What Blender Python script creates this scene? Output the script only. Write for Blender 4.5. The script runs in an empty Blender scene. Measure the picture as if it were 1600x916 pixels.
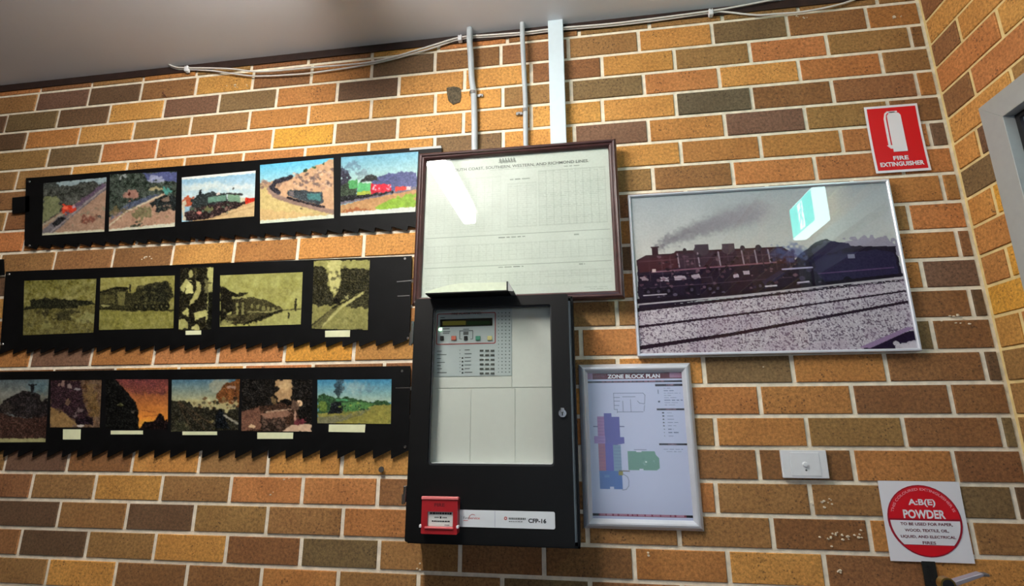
import bpy, bmesh, math, random
import numpy as np
from mathutils import Matrix, Vector

# ------------------------------------------------------------------ camera, light, exposure
SC = bpy.context.scene
COL = SC.collection
CAM = np.array([-1.09503, -1.53624, 1.42363])           # metres: x along the wall, y into it, z up
RIGHT = np.array([0.98968119, 0.14327112, -0.00212879])
UP = np.array([0.03628888, -0.23624678, 0.97101523])
FWD = np.array([-0.13861552, 0.96107276, 0.23900814])
FPX = 797.46
cam_data = bpy.data.cameras.new('camera')
cam_data.sensor_fit = 'HORIZONTAL'; cam_data.sensor_width = 36.0
cam_data.lens = FPX / 1600 * 36.0
cam_data.clip_start = 0.02
cam = bpy.data.objects.new('camera', cam_data); COL.objects.link(cam)
cam.matrix_world = Matrix(((RIGHT[0], UP[0], -FWD[0], CAM[0]), (RIGHT[1], UP[1], -FWD[1], CAM[1]),
                           (RIGHT[2], UP[2], -FWD[2], CAM[2]), (0, 0, 0, 1)))
SC.camera = cam
SC.view_settings.view_transform = 'Standard'; SC.view_settings.look = 'None'
SC.view_settings.gamma = 1.0; SC.view_settings.use_curve_mapping = False
SC.view_settings.exposure = 1.36

world = bpy.data.worlds.new('World'); SC.world = world; world.use_nodes = True
world.node_tree.nodes['Background'].inputs[0].default_value = (0.62, 0.78, 1.0, 1)
world.node_tree.nodes['Background'].inputs[1].default_value = 1.2

CEIL = 2.774; XL = -4.9; YF = -3.4                      # ceiling height, left wall, wall behind the camera
TUBE_STRENGTH = 45.0
def area(name, loc, rot, sx, sy, power, col):
    l = bpy.data.lights.new(name, 'AREA'); l.shape = 'RECTANGLE'; l.size = sx; l.size_y = sy
    l.energy = power; l.color = col
    o = bpy.data.objects.new(name, l); o.location = loc; o.rotation_euler = rot; COL.objects.link(o); return o
# daylight coming in through the window behind the camera
area('window_daylight', (-0.70, YF - 0.12, 1.3), (math.radians(90), 0, 0), 1.05, 1.45, 1.8, (0.60, 0.74, 1.0))
# a second ceiling batten further back in the room has its own builder below

# ------------------------------------------------------------------ helpers
def ray(x, y):
    d = RIGHT * ((x - 800) / FPX) - UP * ((y - 458) / FPX) + FWD
    return d
def at(x, y, d=0.0):
    "picture point -> (x, z) on the plane d metres in front of the brick wall"
    r = ray(x, y); s = (-d - CAM[1]) / r[1]; p = CAM + s * r
    return float(p[0]), float(p[2])
def at_right(x, y, d=0.0):
    r = ray(x, y); s = (-d - CAM[0]) / r[0]; p = CAM + s * r
    return float(p[1]), float(p[2])
def to_px(x, y, z):
    v = np.array([x, y, z]) - CAM; w = v @ FWD
    return 800 + FPX * (v @ RIGHT) / w, 458 - FPX * (v @ UP) / w
def lin(c):
    c = np.asarray(c, float) / 255.0
    return np.where(c <= 0.04045, c / 12.92, ((c + 0.055) / 1.055) ** 2.4)

def link(o, parent=None):
    COL.objects.link(o)
    if parent is not None: o.parent = parent
    return o
def finish(name, bm, mat, parent=None, smooth=False):
    bmesh.ops.recalc_face_normals(bm, faces=bm.faces[:])
    me = bpy.data.meshes.new(name); bm.to_mesh(me); bm.free()
    if smooth:
        for p in me.polygons: p.use_smooth = True
    if mat: me.materials.append(mat)
    return link(bpy.data.objects.new(name, me), parent)
def thing(o, label, cat, group=None):
    o['label'] = label; o['category'] = cat
    if group: o['group'] = group
    return o
def empty(name, loc=(0, 0, 0)):
    o = bpy.data.objects.new(name, None); o.empty_display_size = 0.05; o.location = (0, 0, 0); COL.objects.link(o)
    return o
def structure(o): o['kind'] = 'structure'; return o
def lab(o, t): o['label'] = t; return o

def box(bm, x0, x1, y0, y1, z0, z1, bev=0.0, seg=1):
    r = bmesh.ops.create_cube(bm, size=1.0)
    for v in r['verts']:
        v.co = Vector(((x0 + x1) / 2 + v.co.x * (x1 - x0), (y0 + y1) / 2 + v.co.y * (y1 - y0), (z0 + z1) / 2 + v.co.z * (z1 - z0)))
    if bev > 0:
        es = list({e for v in r['verts'] for e in v.link_edges})
        bmesh.ops.bevel(bm, geom=es, offset=bev, segments=seg, profile=0.7, affect='EDGES')
def boxo(name, mat, dims, parent=None, bev=0.0, seg=1):
    bm = bmesh.new(); box(bm, *dims, bev=bev, seg=seg); return finish(name, bm, mat, parent)
def prism(bm, pts, d0, d1):
    "polygon of (x,z) points, from d0 to d1 metres in front of the wall"
    a = [bm.verts.new((x, -d0, z)) for x, z in pts]; b = [bm.verts.new((x, -d1, z)) for x, z in pts]
    n = len(pts)
    bm.faces.new(a); bm.faces.new(b[::-1])
    for i in range(n): bm.faces.new((a[i], a[(i + 1) % n], b[(i + 1) % n], b[i]))
def prismo(name, mat, pts, d0, d1, parent=None, bev=0.0):
    bm = bmesh.new(); prism(bm, pts, d0, d1)
    if bev > 0: bmesh.ops.bevel(bm, geom=bm.edges[:], offset=bev, segments=1, affect='EDGES')
    return finish(name, bm, mat, parent)
def cyl(bm, p0, p1, r0, r1=None, n=16, caps=True):
    p0 = Vector(p0); p1 = Vector(p1); r1 = r0 if r1 is None else r1
    q = (p1 - p0).to_track_quat('Z', 'Y')
    A = []; B = []
    for i in range(n):
        a = 2 * math.pi * i / n; v = Vector((math.cos(a), math.sin(a), 0))
        A.append(bm.verts.new(p0 + q @ (v * r0))); B.append(bm.verts.new(p1 + q @ (v * r1)))
    for i in range(n): bm.faces.new((A[i], A[(i + 1) % n], B[(i + 1) % n], B[i]))
    if caps: bm.faces.new(A[::-1]); bm.faces.new(B)
def cylo(name, mat, p0, p1, r, parent=None, n=16, r1=None):
    bm = bmesh.new(); cyl(bm, p0, p1, r, r1, n); return finish(name, bm, mat, parent, smooth=False)
def tube(name, mat, pts, r, parent=None, n=8, sub=6):
    P = [Vector(p) for p in pts]
    path = []
    for i in range(len(P) - 1):
        a = P[max(i - 1, 0)]; b = P[i]; c = P[i + 1]; d = P[min(i + 2, len(P) - 1)]
        for k in range(sub):
            t = k / sub
            path.append(0.5 * ((2 * b) + (c - a) * t + (2 * a - 5 * b + 4 * c - d) * t * t + (3 * b - a - 3 * c + d) * t ** 3))
    path.append(P[-1])
    bm = bmesh.new(); rings = []
    for i, p in enumerate(path):
        t = (path[min(i + 1, len(path) - 1)] - path[max(i - 1, 0)]).normalized()
        u = t.orthogonal() if i == 0 else (u - t * u.dot(t)); u.normalize(); w = t.cross(u)
        rings.append([bm.verts.new(p + (u * math.cos(2 * math.pi * k / n) + w * math.sin(2 * math.pi * k / n)) * r) for k in range(n)])
    for a, b in zip(rings, rings[1:]):
        for k in range(n): bm.faces.new((a[k], a[(k + 1) % n], b[(k + 1) % n], b[k]))
    bm.faces.new(rings[0][::-1]); bm.faces.new(rings[-1])
    return finish(name, bm, mat, parent, smooth=True)
def frame(bm, x0, x1, z0, z1, profile):
    "mitred frame: profile = closed list of (inset from outer edge, distance from wall)"
    loops = []
    for o, d in profile:
        loops.append([bm.verts.new(c) for c in ((x0 + o, -d, z0 + o), (x1 - o, -d, z0 + o), (x1 - o, -d, z1 - o), (x0 + o, -d, z1 - o))])
    n = len(profile)
    for i in range(n):
        a = loops[i]; b = loops[(i + 1) % n]
        for k in range(4): bm.faces.new((a[k], a[(k + 1) % 4], b[(k + 1) % 4], b[k]))
def frameo(name, mat, rect, profile, parent=None):
    bm = bmesh.new(); frame(bm, *rect, profile); return finish(name, bm, mat, parent)
def rrect(x0, x1, z0, z1, r, n=5):
    pts = []
    for cx, cz, a0 in ((x1 - r, z1 - r, 0), (x0 + r, z1 - r, 90), (x0 + r, z0 + r, 180), (x1 - r, z0 + r, 270)):
        for k in range(n + 1):
            a = math.radians(a0 + 90 * k / n); pts.append((cx + r * math.cos(a), cz + r * math.sin(a)))
    return pts
def ring(bm, outer, inner, d0, d1):
    n = len(outer)
    L = [[bm.verts.new((x, -d, z)) for x, z in pts] for pts, d in ((outer, d0), (outer, d1), (inner, d1), (inner, d0))]
    for i in range(4):
        a = L[i]; b = L[(i + 1) % 4]
        for k in range(n): bm.faces.new((a[k], a[(k + 1) % n], b[(k + 1) % n], b[k]))

# ------------------------------------------------------------------ materials
def mat_base(name):
    m = bpy.data.materials.new(name); m.use_nodes = True
    nt = m.node_tree; return m, nt, nt.nodes['Principled BSDF']
def N(nt, t, **kw):
    n = nt.nodes.new(t)
    for k, v in kw.items():
        if k.startswith('_'): setattr(n, k[1:], v)
        else: n.inputs[k].default_value = v
    return n
def plain(name, col, rough=0.5, metal=0.0, noise=0.0, nscale=60, bump=0.0, bscale=200, spec=0.5, coat=0.0):
    m, nt, b = mat_base(name)
    c = tuple(lin(col)) + (1,)
    b.inputs['Base Color'].default_value = c; b.inputs['Roughness'].default_value = rough
    b.inputs['Metallic'].default_value = metal; b.inputs['Specular IOR Level'].default_value = spec
    if coat: b.inputs['Coat Weight'].default_value = coat; b.inputs['Coat Roughness'].default_value = 0.05
    tc = nt.nodes.new('ShaderNodeTexCoord')
    if noise:
        n = N(nt, 'ShaderNodeTexNoise', Scale=nscale, Detail=4.0); nt.links.new(tc.outputs['Object'], n.inputs['Vector'])
        mr = N(nt, 'ShaderNodeMapRange'); mr.inputs['From Min'].default_value = .3; mr.inputs['From Max'].default_value = .7
        mr.inputs['To Min'].default_value = 1 - noise; mr.inputs['To Max'].default_value = 1 + noise
        nt.links.new(n.outputs['Fac'], mr.inputs['Value'])
        mx = N(nt, 'ShaderNodeVectorMath', _operation='SCALE'); mx.inputs[0].default_value = c[:3]
        nt.links.new(mr.outputs['Result'], mx.inputs['Scale']); nt.links.new(mx.outputs['Vector'], b.inputs['Base Color'])
    if bump:
        n = N(nt, 'ShaderNodeTexNoise', Scale=bscale, Detail=3.0); nt.links.new(tc.outputs['Object'], n.inputs['Vector'])
        bp = N(nt, 'ShaderNodeBump', Strength=bump, Distance=0.002); nt.links.new(n.outputs['Fac'], bp.inputs['Height'])
        nt.links.new(bp.outputs['Normal'], b.inputs['Normal'])
    return m
def brick_mat(name, from_object):
    m, nt, b = mat_base(name); L = nt.links.new
    b.inputs['Roughness'].default_value = 0.8; b.inputs['Specular IOR Level'].default_value = 0.35
    tc = nt.nodes.new('ShaderNodeTexCoord'); geo = nt.nodes.new('ShaderNodeNewGeometry')
    if from_object:
        oi = nt.nodes.new('ShaderNodeObjectInfo'); base = oi.outputs['Color']
        a2 = N(nt, 'ShaderNodeAttribute', _attribute_type='OBJECT', _attribute_name='tone'); tone = a2.outputs['Vector']
    else:
        at_ = N(nt, 'ShaderNodeAttribute', _attribute_name='Col'); base = at_.outputs['Color']; tone = None
    # slow drift inside a brick towards a second, darker fired tone
    n1 = N(nt, 'ShaderNodeTexNoise', Scale=9.0, Detail=2.0); L(geo.outputs['Position'], n1.inputs['Vector'])
    r1 = N(nt, 'ShaderNodeMapRange'); r1.inputs['From Min'].default_value = .35; r1.inputs['From Max'].default_value = .68
    r1.inputs['To Min'].default_value = 0; r1.inputs['To Max'].default_value = .5; L(n1.outputs['Fac'], r1.inputs['Value'])
    dk = N(nt, 'ShaderNodeMix', _data_type='RGBA', _blend_type='MULTIPLY'); dk.inputs[0].default_value = 1
    L(base, dk.inputs[6]); dk.inputs[7].default_value = (0.72, 0.64, 0.58, 1)
    mx = N(nt, 'ShaderNodeMix', _data_type='RGBA'); L(r1.outputs['Result'], mx.inputs[0]); L(base, mx.inputs[6]); L(dk.outputs[2], mx.inputs[7])
    # sandy grain
    n2 = N(nt, 'ShaderNodeTexNoise', Scale=120.0, Detail=4.0, Roughness=0.75); L(geo.outputs['Position'], n2.inputs['Vector'])
    r2 = N(nt, 'ShaderNodeMapRange'); r2.inputs['From Min'].default_value = .3; r2.inputs['From Max'].default_value = .7
    r2.inputs['To Min'].default_value = .52; r2.inputs['To Max'].default_value = 1.48; L(n2.outputs['Fac'], r2.inputs['Value'])
    sc = N(nt, 'ShaderNodeVectorMath', _operation='SCALE'); L(mx.outputs[2], sc.inputs[0]); L(r2.outputs['Result'], sc.inputs['Scale'])
    # iron spots
    v = N(nt, 'ShaderNodeTexVoronoi', Scale=95.0); L(geo.outputs['Position'], v.inputs['Vector'])
    n4 = N(nt, 'ShaderNodeTexNoise', Scale=14.0, Detail=1.0); L(geo.outputs['Position'], n4.inputs['Vector'])
    th = N(nt, 'ShaderNodeMapRange'); th.inputs['From Min'].default_value = .4; th.inputs['From Max'].default_value = .65
    th.inputs['To Min'].default_value = 0.02; th.inputs['To Max'].default_value = 0.26; L(n4.outputs['Fac'], th.inputs['Value'])
    lt = N(nt, 'ShaderNodeMath', _operation='LESS_THAN'); L(v.outputs['Distance'], lt.inputs[0]); L(th.outputs['Result'], lt.inputs[1])
    ml = N(nt, 'ShaderNodeMath', _operation='MULTIPLY'); L(lt.outputs[0], ml.inputs[0]); ml.inputs[1].default_value = 0.6
    sp = N(nt, 'ShaderNodeMix', _data_type='RGBA'); L(ml.outputs[0], sp.inputs[0]); L(sc.outputs['Vector'], sp.inputs[6]); sp.inputs[7].default_value = (0.045, 0.022, 0.012, 1)
    L(sp.outputs[2], b.inputs['Base Color'])
    bp = N(nt, 'ShaderNodeBump', Strength=0.55, Distance=0.0015); L(n2.outputs['Fac'], bp.inputs['Height']); L(bp.outputs['Normal'], b.inputs['Normal'])
    return m
def print_mat(name, rough=0.45):
    m, nt, b = mat_base(name); a = N(nt, 'ShaderNodeAttribute', _attribute_name='Col')
    nt.links.new(a.outputs['Color'], b.inputs['Base Color']); b.inputs['Roughness'].default_value = rough; b.inputs['Specular IOR Level'].default_value = 0.08
    return m
def glass_mat(name, tint=(1, 1, 1), base=0.04, rough=0.0):
    m = bpy.data.materials.new(name); m.use_nodes = True; nt = m.node_tree; nt.nodes.clear(); L = nt.links.new
    out = nt.nodes.new('ShaderNodeOutputMaterial'); mix = nt.nodes.new('ShaderNodeMixShader')
    tr = nt.nodes.new('ShaderNodeBsdfTransparent'); tr.inputs[0].default_value = tuple(tint) + (1,)
    gl = nt.nodes.new('ShaderNodeBsdfGlossy'); gl.inputs['Roughness'].default_value = rough
    lw = N(nt, 'ShaderNodeLayerWeight', Blend=0.5)
    p = N(nt, 'ShaderNodeMath', _operation='POWER'); L(lw.outputs['Facing'], p.inputs[0]); p.inputs[1].default_value = 5
    q = N(nt, 'ShaderNodeMath', _operation='MULTIPLY_ADD'); L(p.outputs[0], q.inputs[0]); q.inputs[1].default_value = 0.9; q.inputs[2].default_value = base
    L(q.outputs[0], mix.inputs[0]); L(tr.outputs[0], mix.inputs[1]); L(gl.outputs[0], mix.inputs[2]); L(mix.outputs[0], out.inputs[0])
    return m
def emit(name, col, s):
    m = bpy.data.materials.new(name); m.use_nodes = True; nt = m.node_tree; nt.nodes.clear()
    out = nt.nodes.new('ShaderNodeOutputMaterial'); e = nt.nodes.new('ShaderNodeEmission')
    e.inputs[0].default_value = tuple(col) + (1,); e.inputs[1].default_value = s
    nt.links.new(e.outputs[0], out.inputs[0]); return m

M_BRICK = brick_mat('fired_clay_brick', True); M_BRICKF = brick_mat('fired_clay_brick_field', False)
M_MORTAR = plain('mortar', (230, 219, 198), 0.95, noise=0.16, nscale=45, bump=0.6, bscale=260, spec=0.2)
M_MORTAR_R = plain('mortar_cream', (214, 192, 138), 0.95, noise=0.14, nscale=40, bump=0.5, bscale=240, spec=0.2)
M_CEIL = plain('ceiling_paint', (224, 224, 230), 0.8, noise=0.03, nscale=2.2, bump=0.12, bscale=180)
M_PAINT = plain('wall_paint', (104, 98, 92), 0.8, noise=0.03, nscale=4)
M_FLOOR = plain('floor_vinyl', (70, 66, 62), 0.6, noise=0.1, nscale=8)
M_TRIM = plain('dark_stained_timber', (44, 26, 20), 0.6, noise=0.35, nscale=25, bump=0.3)
M_BLACK = plain('black_enamel', (7, 7, 7), 0.5, noise=0.3, nscale=12, spec=0.25)
M_BLADE = plain('black_painted_steel', (5, 5, 6), 0.6, noise=0.5, nscale=20, spec=0.15)
M_TIMBER = plain('maroon_stained_frame', (62, 36, 36), 0.35, noise=0.25, nscale=30, coat=0.3)
M_ALU = plain('satin_aluminium', (214, 218, 228), 0.35, metal=0.4, noise=0.03, nscale=30)
M_GREYALU = plain('grey_powder_coat', (150, 152, 150), 0.5, noise=0.03, nscale=50)
M_STEEL = plain('bright_steel', (190, 190, 190), 0.25, metal=1.0, noise=0.1)
M_CHROME = plain('chrome', (215, 215, 215), 0.12, metal=1.0)
M_PVC = plain('grey_conduit', (170, 177, 182), 0.45, noise=0.05, nscale=30)
M_WHITE = plain('white_plastic', (214, 216, 220), 0.35, noise=0.02)
M_TRUNK = plain('white_trunking', (200, 214, 222), 0.4, noise=0.02)
M_CABLE = plain('white_cable', (214, 210, 204), 0.5, noise=0.05)
M_RED = plain('red_plastic', (156, 30, 36), 0.35, noise=0.05)
M_SIGNRED = plain('sign_red', (205, 14, 30), 0.35)
M_SIGNWHITE = plain('sign_white', (222, 222, 228), 0.4)
M_PANEL = plain('control_fascia', (188, 198, 200), 0.5, noise=0.02)
M_PANELL = plain('blank_fascia', (216, 219, 213), 0.5, noise=0.02)
M_INK = plain('black_ink', (16, 15, 18), 0.5)
M_GREYINK = plain('grey_ink', (88, 94, 94), 0.5)
M_KEY = plain('key_grey', (74, 78, 74), .5)
M_CARD = plain('cream_card', (214, 216, 178), 0.7, noise=0.04)
M_BRASS = plain('brass', (190, 160, 90), 0.3, metal=1.0)
M_GLASS = glass_mat('picture_glass', base=0.030)
M_GLASS2 = glass_mat('door_glass', tint=(0.95, 0.96, 0.95), base=0.05, rough=0.02)
M_PLASTIC = glass_mat('plastic_cover', base=0.016, rough=0.12)
M_TUBE = emit('lamp_diffuser', (1.0, 0.955, 0.875), TUBE_STRENGTH)
M_PRINT = print_mat('photographic_print', 0.4); M_PAPER = print_mat('printed_paper', 0.7)

# ------------------------------------------------------------------ room shell
structure(boxo('floor', M_FLOOR, (XL - .1, .12, YF - .1, .12, -.1, 0)))
structure(boxo('ceiling', M_CEIL, (XL - .1, .14, YF - .1, .14, CEIL, CEIL + .1)))
structure(boxo('wall_left', M_PAINT, (XL - .12, XL, YF, .1, 0, CEIL)))
WX0, WX1, WZ0, WZ1 = -1.22, -0.18, .58, 2.02
bm = bmesh.new()
box(bm, XL, WX0, YF - .1, YF, 0, CEIL); box(bm, WX1, .1, YF - .1, YF, 0, CEIL)
box(bm, WX0, WX1, YF - .1, YF, 0, WZ0); box(bm, WX0, WX1, YF - .1, YF, WZ1, CEIL)
structure(finish('wall_front', bm, M_PAINT))
bm = bmesh.new()
for a in ((WX0, WX0 + .05, WZ0, WZ1), (WX1 - .05, WX1, WZ0, WZ1), (WX0, WX1, WZ0, WZ0 + .05), (WX0, WX1, WZ1 - .05, WZ1)):
    box(bm, a[0], a[1], YF - .08, YF - .02, a[2], a[3])
w1 = structure(finish('window_1', bm, M_GREYALU))
boxo('pane', M_GLASS2, (WX0 + .05, WX1 - .05, YF - .055, YF - .05, WZ0 + .05, WZ1 - .05), w1)
structure(boxo('trim_1', M_TRIM, (XL, -.001, -.0055, -.0015, 2.7435, CEIL - .0005)))

# ---- brick wall
MOD = 0.240; CH = 0.086; Z0 = 2.72; J = 0.0125
TONE = dict(Y=(208, 154, 66), y=(194, 144, 80), o=(176, 124, 72), O=(182, 123, 76), t=(152, 117, 74), r=(140, 100, 66),
            d=(106, 82, 62), g=(122, 102, 72), G=(98, 87, 70), p=(118, 90, 74))
# per course: (x, y in the photograph, tone of the brick to the right of this joint); the first tone is the brick left of it
BR = {
-1: ('r', [(140,146,'t'),(480,108,'r'),(905,60,'t')]),
0: ('t', [(56.5,160.7,'p'),(137.6,153.2,'d'),(219.7,143.1,'r'),(305.6,135.6,'y'),(394.7,123,'r'),(486.6,114.2,'o'),(580.8,105,'d'),(679.5,95.4,'r'),(782.4,84.1,'r'),(887.9,72.8,'t'),(997.9,64,'y'),(1113.4,54,'g'),(1230.6,38.9,'r'),(1355.2,27.6,'o')]),
1: ('d', [(8.8,193.3,'g'),(89.1,187,'d'),(170,178.3,'y'),(255.6,167,'p'),(341.5,159.4,'g'),(431.9,151.9,'o'),(526.3,143.1,'d'),(623,133,'y'),(725.9,123,'y'),(829.9,115,'r'),(940.6,104.2,'y'),(1054,91.6,'t'),(1172,80.3,'O'),(1293.4,71.6,'t'),(1423.5,57.8,'r')]),
2: ('d', [(40.2,217.2,'o'),(123,211,'y'),(207.9,203.4,'t'),(297,195.9,'t'),(388.7,188.3,'o'),(481.6,178.3,'y'),(579.5,168.2,'y'),(680,158.2,'y'),(785.4,153.2,'t'),(892.4,140.6,'g'),(1005.9,129.3,'O'),(1123.9,120.5,'y'),(1249,108,'O'),(1378.3,96.7,'t')]),
3: ('t', [(74,246,'g'),(157,239,'O'),(244.4,232,'O'),(334,222,'o'),(425.9,213.4,'Y'),(522.3,205.9,'t'),(621,198.4,'y'),(723.9,188,'y'),(829.9,183.3,'y'),(941.4,172,'y'),(1056.1,162,'G'),(1175.4,153.2,'r'),(1301.7,141.9,'r'),(1433.5,131,'o')]),
4: ('t', [(26,278,'t'),(111,268,'y'),(198,259,'y'),(288,250,'o'),(380.2,241.5,'o'),(476.3,234.9,'y'),(576,226.2,'y'),(897.4,208,'p'),(1013.4,203,'o'),(1133,194,'p'),(1259,183.3,'t'),(1389.6,172,'r')]),
5: ('y', [(1064,236,'o'),(1188.6,228,'o'),(1315.5,218,'O'),(1453,207.7,'p')]),
6: ('t', [(7,347,'r'),(1020.6,279,'r'),(1145,268,'O')]),
7: ('O', [(37,379,'o'),(1474,293,'o')]),
8: ('t', [(84.3,408,'r'),(175.5,404,'r'),(269,398,'y'),(365,393,'o'),(465,387.1,'y'),(568.2,381,'y'),(1421.3,337,'O')]),
9: ('o', [(1498.3,379.8,'r')]),
10: ('o', [(1443.5,430,'p')]),
11: ('t', [(964,487,'t'),(1519,473.6,'d')]),
12: ('o', [(47,559,'p'),(141.9,556.9,'o'),(239.7,554.7,'O'),(339.8,553,'O'),(443.6,552.5,'Y'),(552.3,548,'y'),(908,536,'o'),(1459,521.8,'r')]),
13: ('t', [(965,564,'y'),(1100.6,581,'g'),(1239.4,578,'o'),(1385.5,573,'r'),(1539.5,570,'d')]),
14: ('o', [(1188,625,'o'),(1333.6,624,'r'),(1487.3,622.5,'r')]),
15: ('t', [(1119,676,'o'),(1262.4,675,'t'),(1413.7,675,'r'),(1567,676,'g')]),
16: ('t', [(8,718,'p'),(105.5,719,'r'),(206.4,720,'y'),(310.6,721,'t'),(418.3,722,'y'),(533.6,723,'y'),(1186,727,'r'),(1335,728,'o'),(1492.8,728.4,'r')]),
17: ('r', [(47.7,761.3,'t'),(146.9,761.3,'y'),(251.1,763.8,'t'),(359,766,'O'),(471.6,768.9,'O'),(589.6,770,'r'),(1120,778,'t'),(1268,780,'t'),(1587.9,786,'d')]),
18: ('d', [(90.9,802,'t'),(196.6,806.5,'d'),(302,809,'t'),(416.3,814,'t'),(534.8,816.6,'O'),(918,828,'t'),(1061,830,'t'),(1207.6,832,'r'),(1360,836,'o'),(1522.6,841,'t')]),
19: ('r', [(30.1,847,'d'),(134.3,850.5,'t'),(240.3,855,'y'),(352.3,859.3,'r'),(469,864.3,'g'),(591.3,868,'t'),(718.4,873,'r'),(850,878,'r'),(991,880,'o'),(1138.8,884,'y'),(1290,888,'r')]),
20: ('t', [(72.8,893.1,'y'),(178.8,897,'r'),(290,901.9,'r'),(407,906,'o'),(527.3,908,'t'),(653,913,'t')]),
}
BED = {0:[(0,151),(321,120),(400,108),(800,65.8),(1200,24.5),(1436,2.5)],
1:[(0,180),(400,139),(800,100.4),(1200,59),(1445,39)],2:[(0,209),(800,133),(1200,94.8),(1450,74)],3:[(0,237),(800,166.5),(1200,131.8),(1458,108.5)],
4:[(0,268),(800,201.5),(1200,171.5),(1471,148)],5:[(0,299.3),(966,227),(1200,208),(1482,188)],6:[(0,330.7),(966,264),(1140,251),(1258,242),(1490,228.5)],
7:[(0,362.2),(970,300),(1258,283),(1498,271)],8:[(0,396.2),(1508,313.3)],9:[(1517,357)],10:[(1526,402.5)],11:[(964,467),(1536,449.6)],12:[(946,511.6),(1546,496)],
13:[(0,576.4),(330,572),(642,564.4),(950,557.9),(1562,546.2)],14:[(1086,603),(1378,600),(1569,596.4)],15:[(1092,651),(1378,649.6),(1579,649.4)],
16:[(1094,700),(1378,701),(1593,702)],17:[(0,738),(330,741.2),(400,745),(636,747),(1100,752),(1370,754.4),(1598,758.6)],
18:[(0,779.4),(400,789.6),(633.5,795.2),(1104,805),(1378,809.6)],19:[(0,824),(400,837.4),(631,844.2),(908,851),(1060,858),(1378,865)],
20:[(0,867.5),(400,886.1),(671,896.9),(860,905),(1178,914.4)],21:[(0,912.7)]}
bedfit = {}
for k, l in BED.items():
    P = [at(*q) for q in l]; X = [p[0] for p in P]; D = [p[1] - (Z0 - k * CH) for p in P]
    X += [0, -1.5, -3.2]; D += [0, 0, 0]; wts = [1] * len(P) + [.6, .6, .6]
    bedfit[k] = np.polyfit(X, D, 1, w=wts)
def bed(k, x):
    z = Z0 - k * CH
    if k in bedfit and x > -3.7: z += float(np.clip(np.polyval(bedfit[k], x), -.008, .008))
    return z
OCC = [[(654,238),(962,215),(977,465),(642,476)], [(980,304),(1393,280),(1438,548),(998,558)], [(904,570),(1080,566),(1101,831),(912,828)],
       [(652,470),(896,458),(906,854),(632,848)], [(40,278),(655,230),(648,355),(38,384)], [(9,424),(643,400),(640,530),(0,545)], [(-40,581),(640,572),(638,700),(-40,700)]]
def inside(px, q):
    s = [(q[(i + 1) % 4][0] - q[i][0]) * (px[1] - q[i][1]) - (q[(i + 1) % 4][1] - q[i][1]) * (px[0] - q[i][0]) for i in range(4)]
    return all(v > 0 for v in s)
rng = random.Random(5)
NB = 22
KLAST = int(Z0 / CH)
def brick_mesh(c, d0, axis='x'):
    "c: four corners (u,z) low-left, low-right, up-right, up-left; front at depth 0, chamfered arrises; 28 triangles"
    bm = bmesh.new(); b = 0.0016; cx = sum(p[0] for p in c) / 4; cz = sum(p[1] for p in c) / 4
    def P(p, ins, dep):
        u = p[0] + (ins if p[0] < cx else -ins); z = p[1] + (ins if p[1] < cz else -ins)
        return bm.verts.new((u, dep, z)) if axis == 'x' else bm.verts.new((dep, u, z))
    f = [P(p, b, d0) for p in c]; m_ = [P(p, 0, d0 + b) for p in c]; k = [P(p, 0, .05) for p in c]
    bm.faces.new(f)
    for A, B in ((f, m_), (m_, k)):
        for i in range(4): bm.faces.new((A[i], A[(i + 1) % 4], B[(i + 1) % 4], B[i]))
    bm.faces.new(k[::-1]); return bm
def tone_col(t, rr, spread=.10):
    c = lin(TONE[t]); g = 1 + rr.uniform(-spread, spread)
    return [float(v * g * w * (1 + rr.uniform(-.04, .04))) for v, w in zip(c, (.96, .90, .78))]

bm = bmesh.new(); box(bm, XL, .12, .0045, .12, 0, CEIL)
wall_back = structure(finish('wall_back', bm, M_MORTAR))
field = []          # bricks out of the picture or behind things
nvis = 0
for k in range(-1, KLAST):
    row = BR.get(k)
    if row:
        us = [at(x, y)[0] for x, y, t in row[1]]; ts = [t for x, y, t in row[1]]
    else:
        us = [-.10 - .12 * (k % 2) - .24 * 5]; ts = ['?']; row = ('?',)
    joints = []; first = row[0]
    for i, u in enumerate(us):
        joints.append((u, ts[i]))
        if i + 1 < len(us):
            gap = us[i + 1] - u; n = round(gap / MOD)
            for q in range(1, n): joints.append((u + gap * q / n, '?'))
    while joints[-1][0] + MOD < -.045: joints.append((joints[-1][0] + MOD, '?' if joints[-1][1] == '?' or k > 12 else joints[-1][1]))
    left = [(joints[0][0], None)]
    u = joints[0][0]; pre = [(u - MOD, first)]
    while pre[0][0] - MOD > XL: pre.insert(0, (pre[0][0] - MOD, '?'))
    joints = pre + joints
    for i, (u, t) in enumerate(joints):
        a = u + J / 2; b = (joints[i + 1][0] - J / 2) if i + 1 < len(joints) else -.007
        if b > -.006: b = -.007
        if b - a < .02: continue
        if t == '?': t = rng.choice('yooOttrrdgy')
        hj = .0056
        c = [(a, bed(k + 1, a) + hj), (b, bed(k + 1, b) + hj), (b, bed(k, b) - hj), (a, bed(k, a) - hj)]
        if k == -1: c = [c[0], c[1], (b, CEIL - .001), (a, CEIL - .001)]
        d0 = rng.uniform(-.0008, .0014)
        px = [to_px(p[0], 0, p[1]) for p in c]
        vis = any(-15 < p[0] < 1615 and -15 < p[1] < 931 for p in px) and not any(all(inside(p, q) for p in px) for q in OCC)
        col = tone_col(t, rng)
        if vis and nvis < 298:
            nvis += 1
            o = finish('brick', brick_mesh(c, d0), M_BRICK, wall_back); o.color = col + [1]
        else: field.append((c, d0, col, 'x'))

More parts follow.
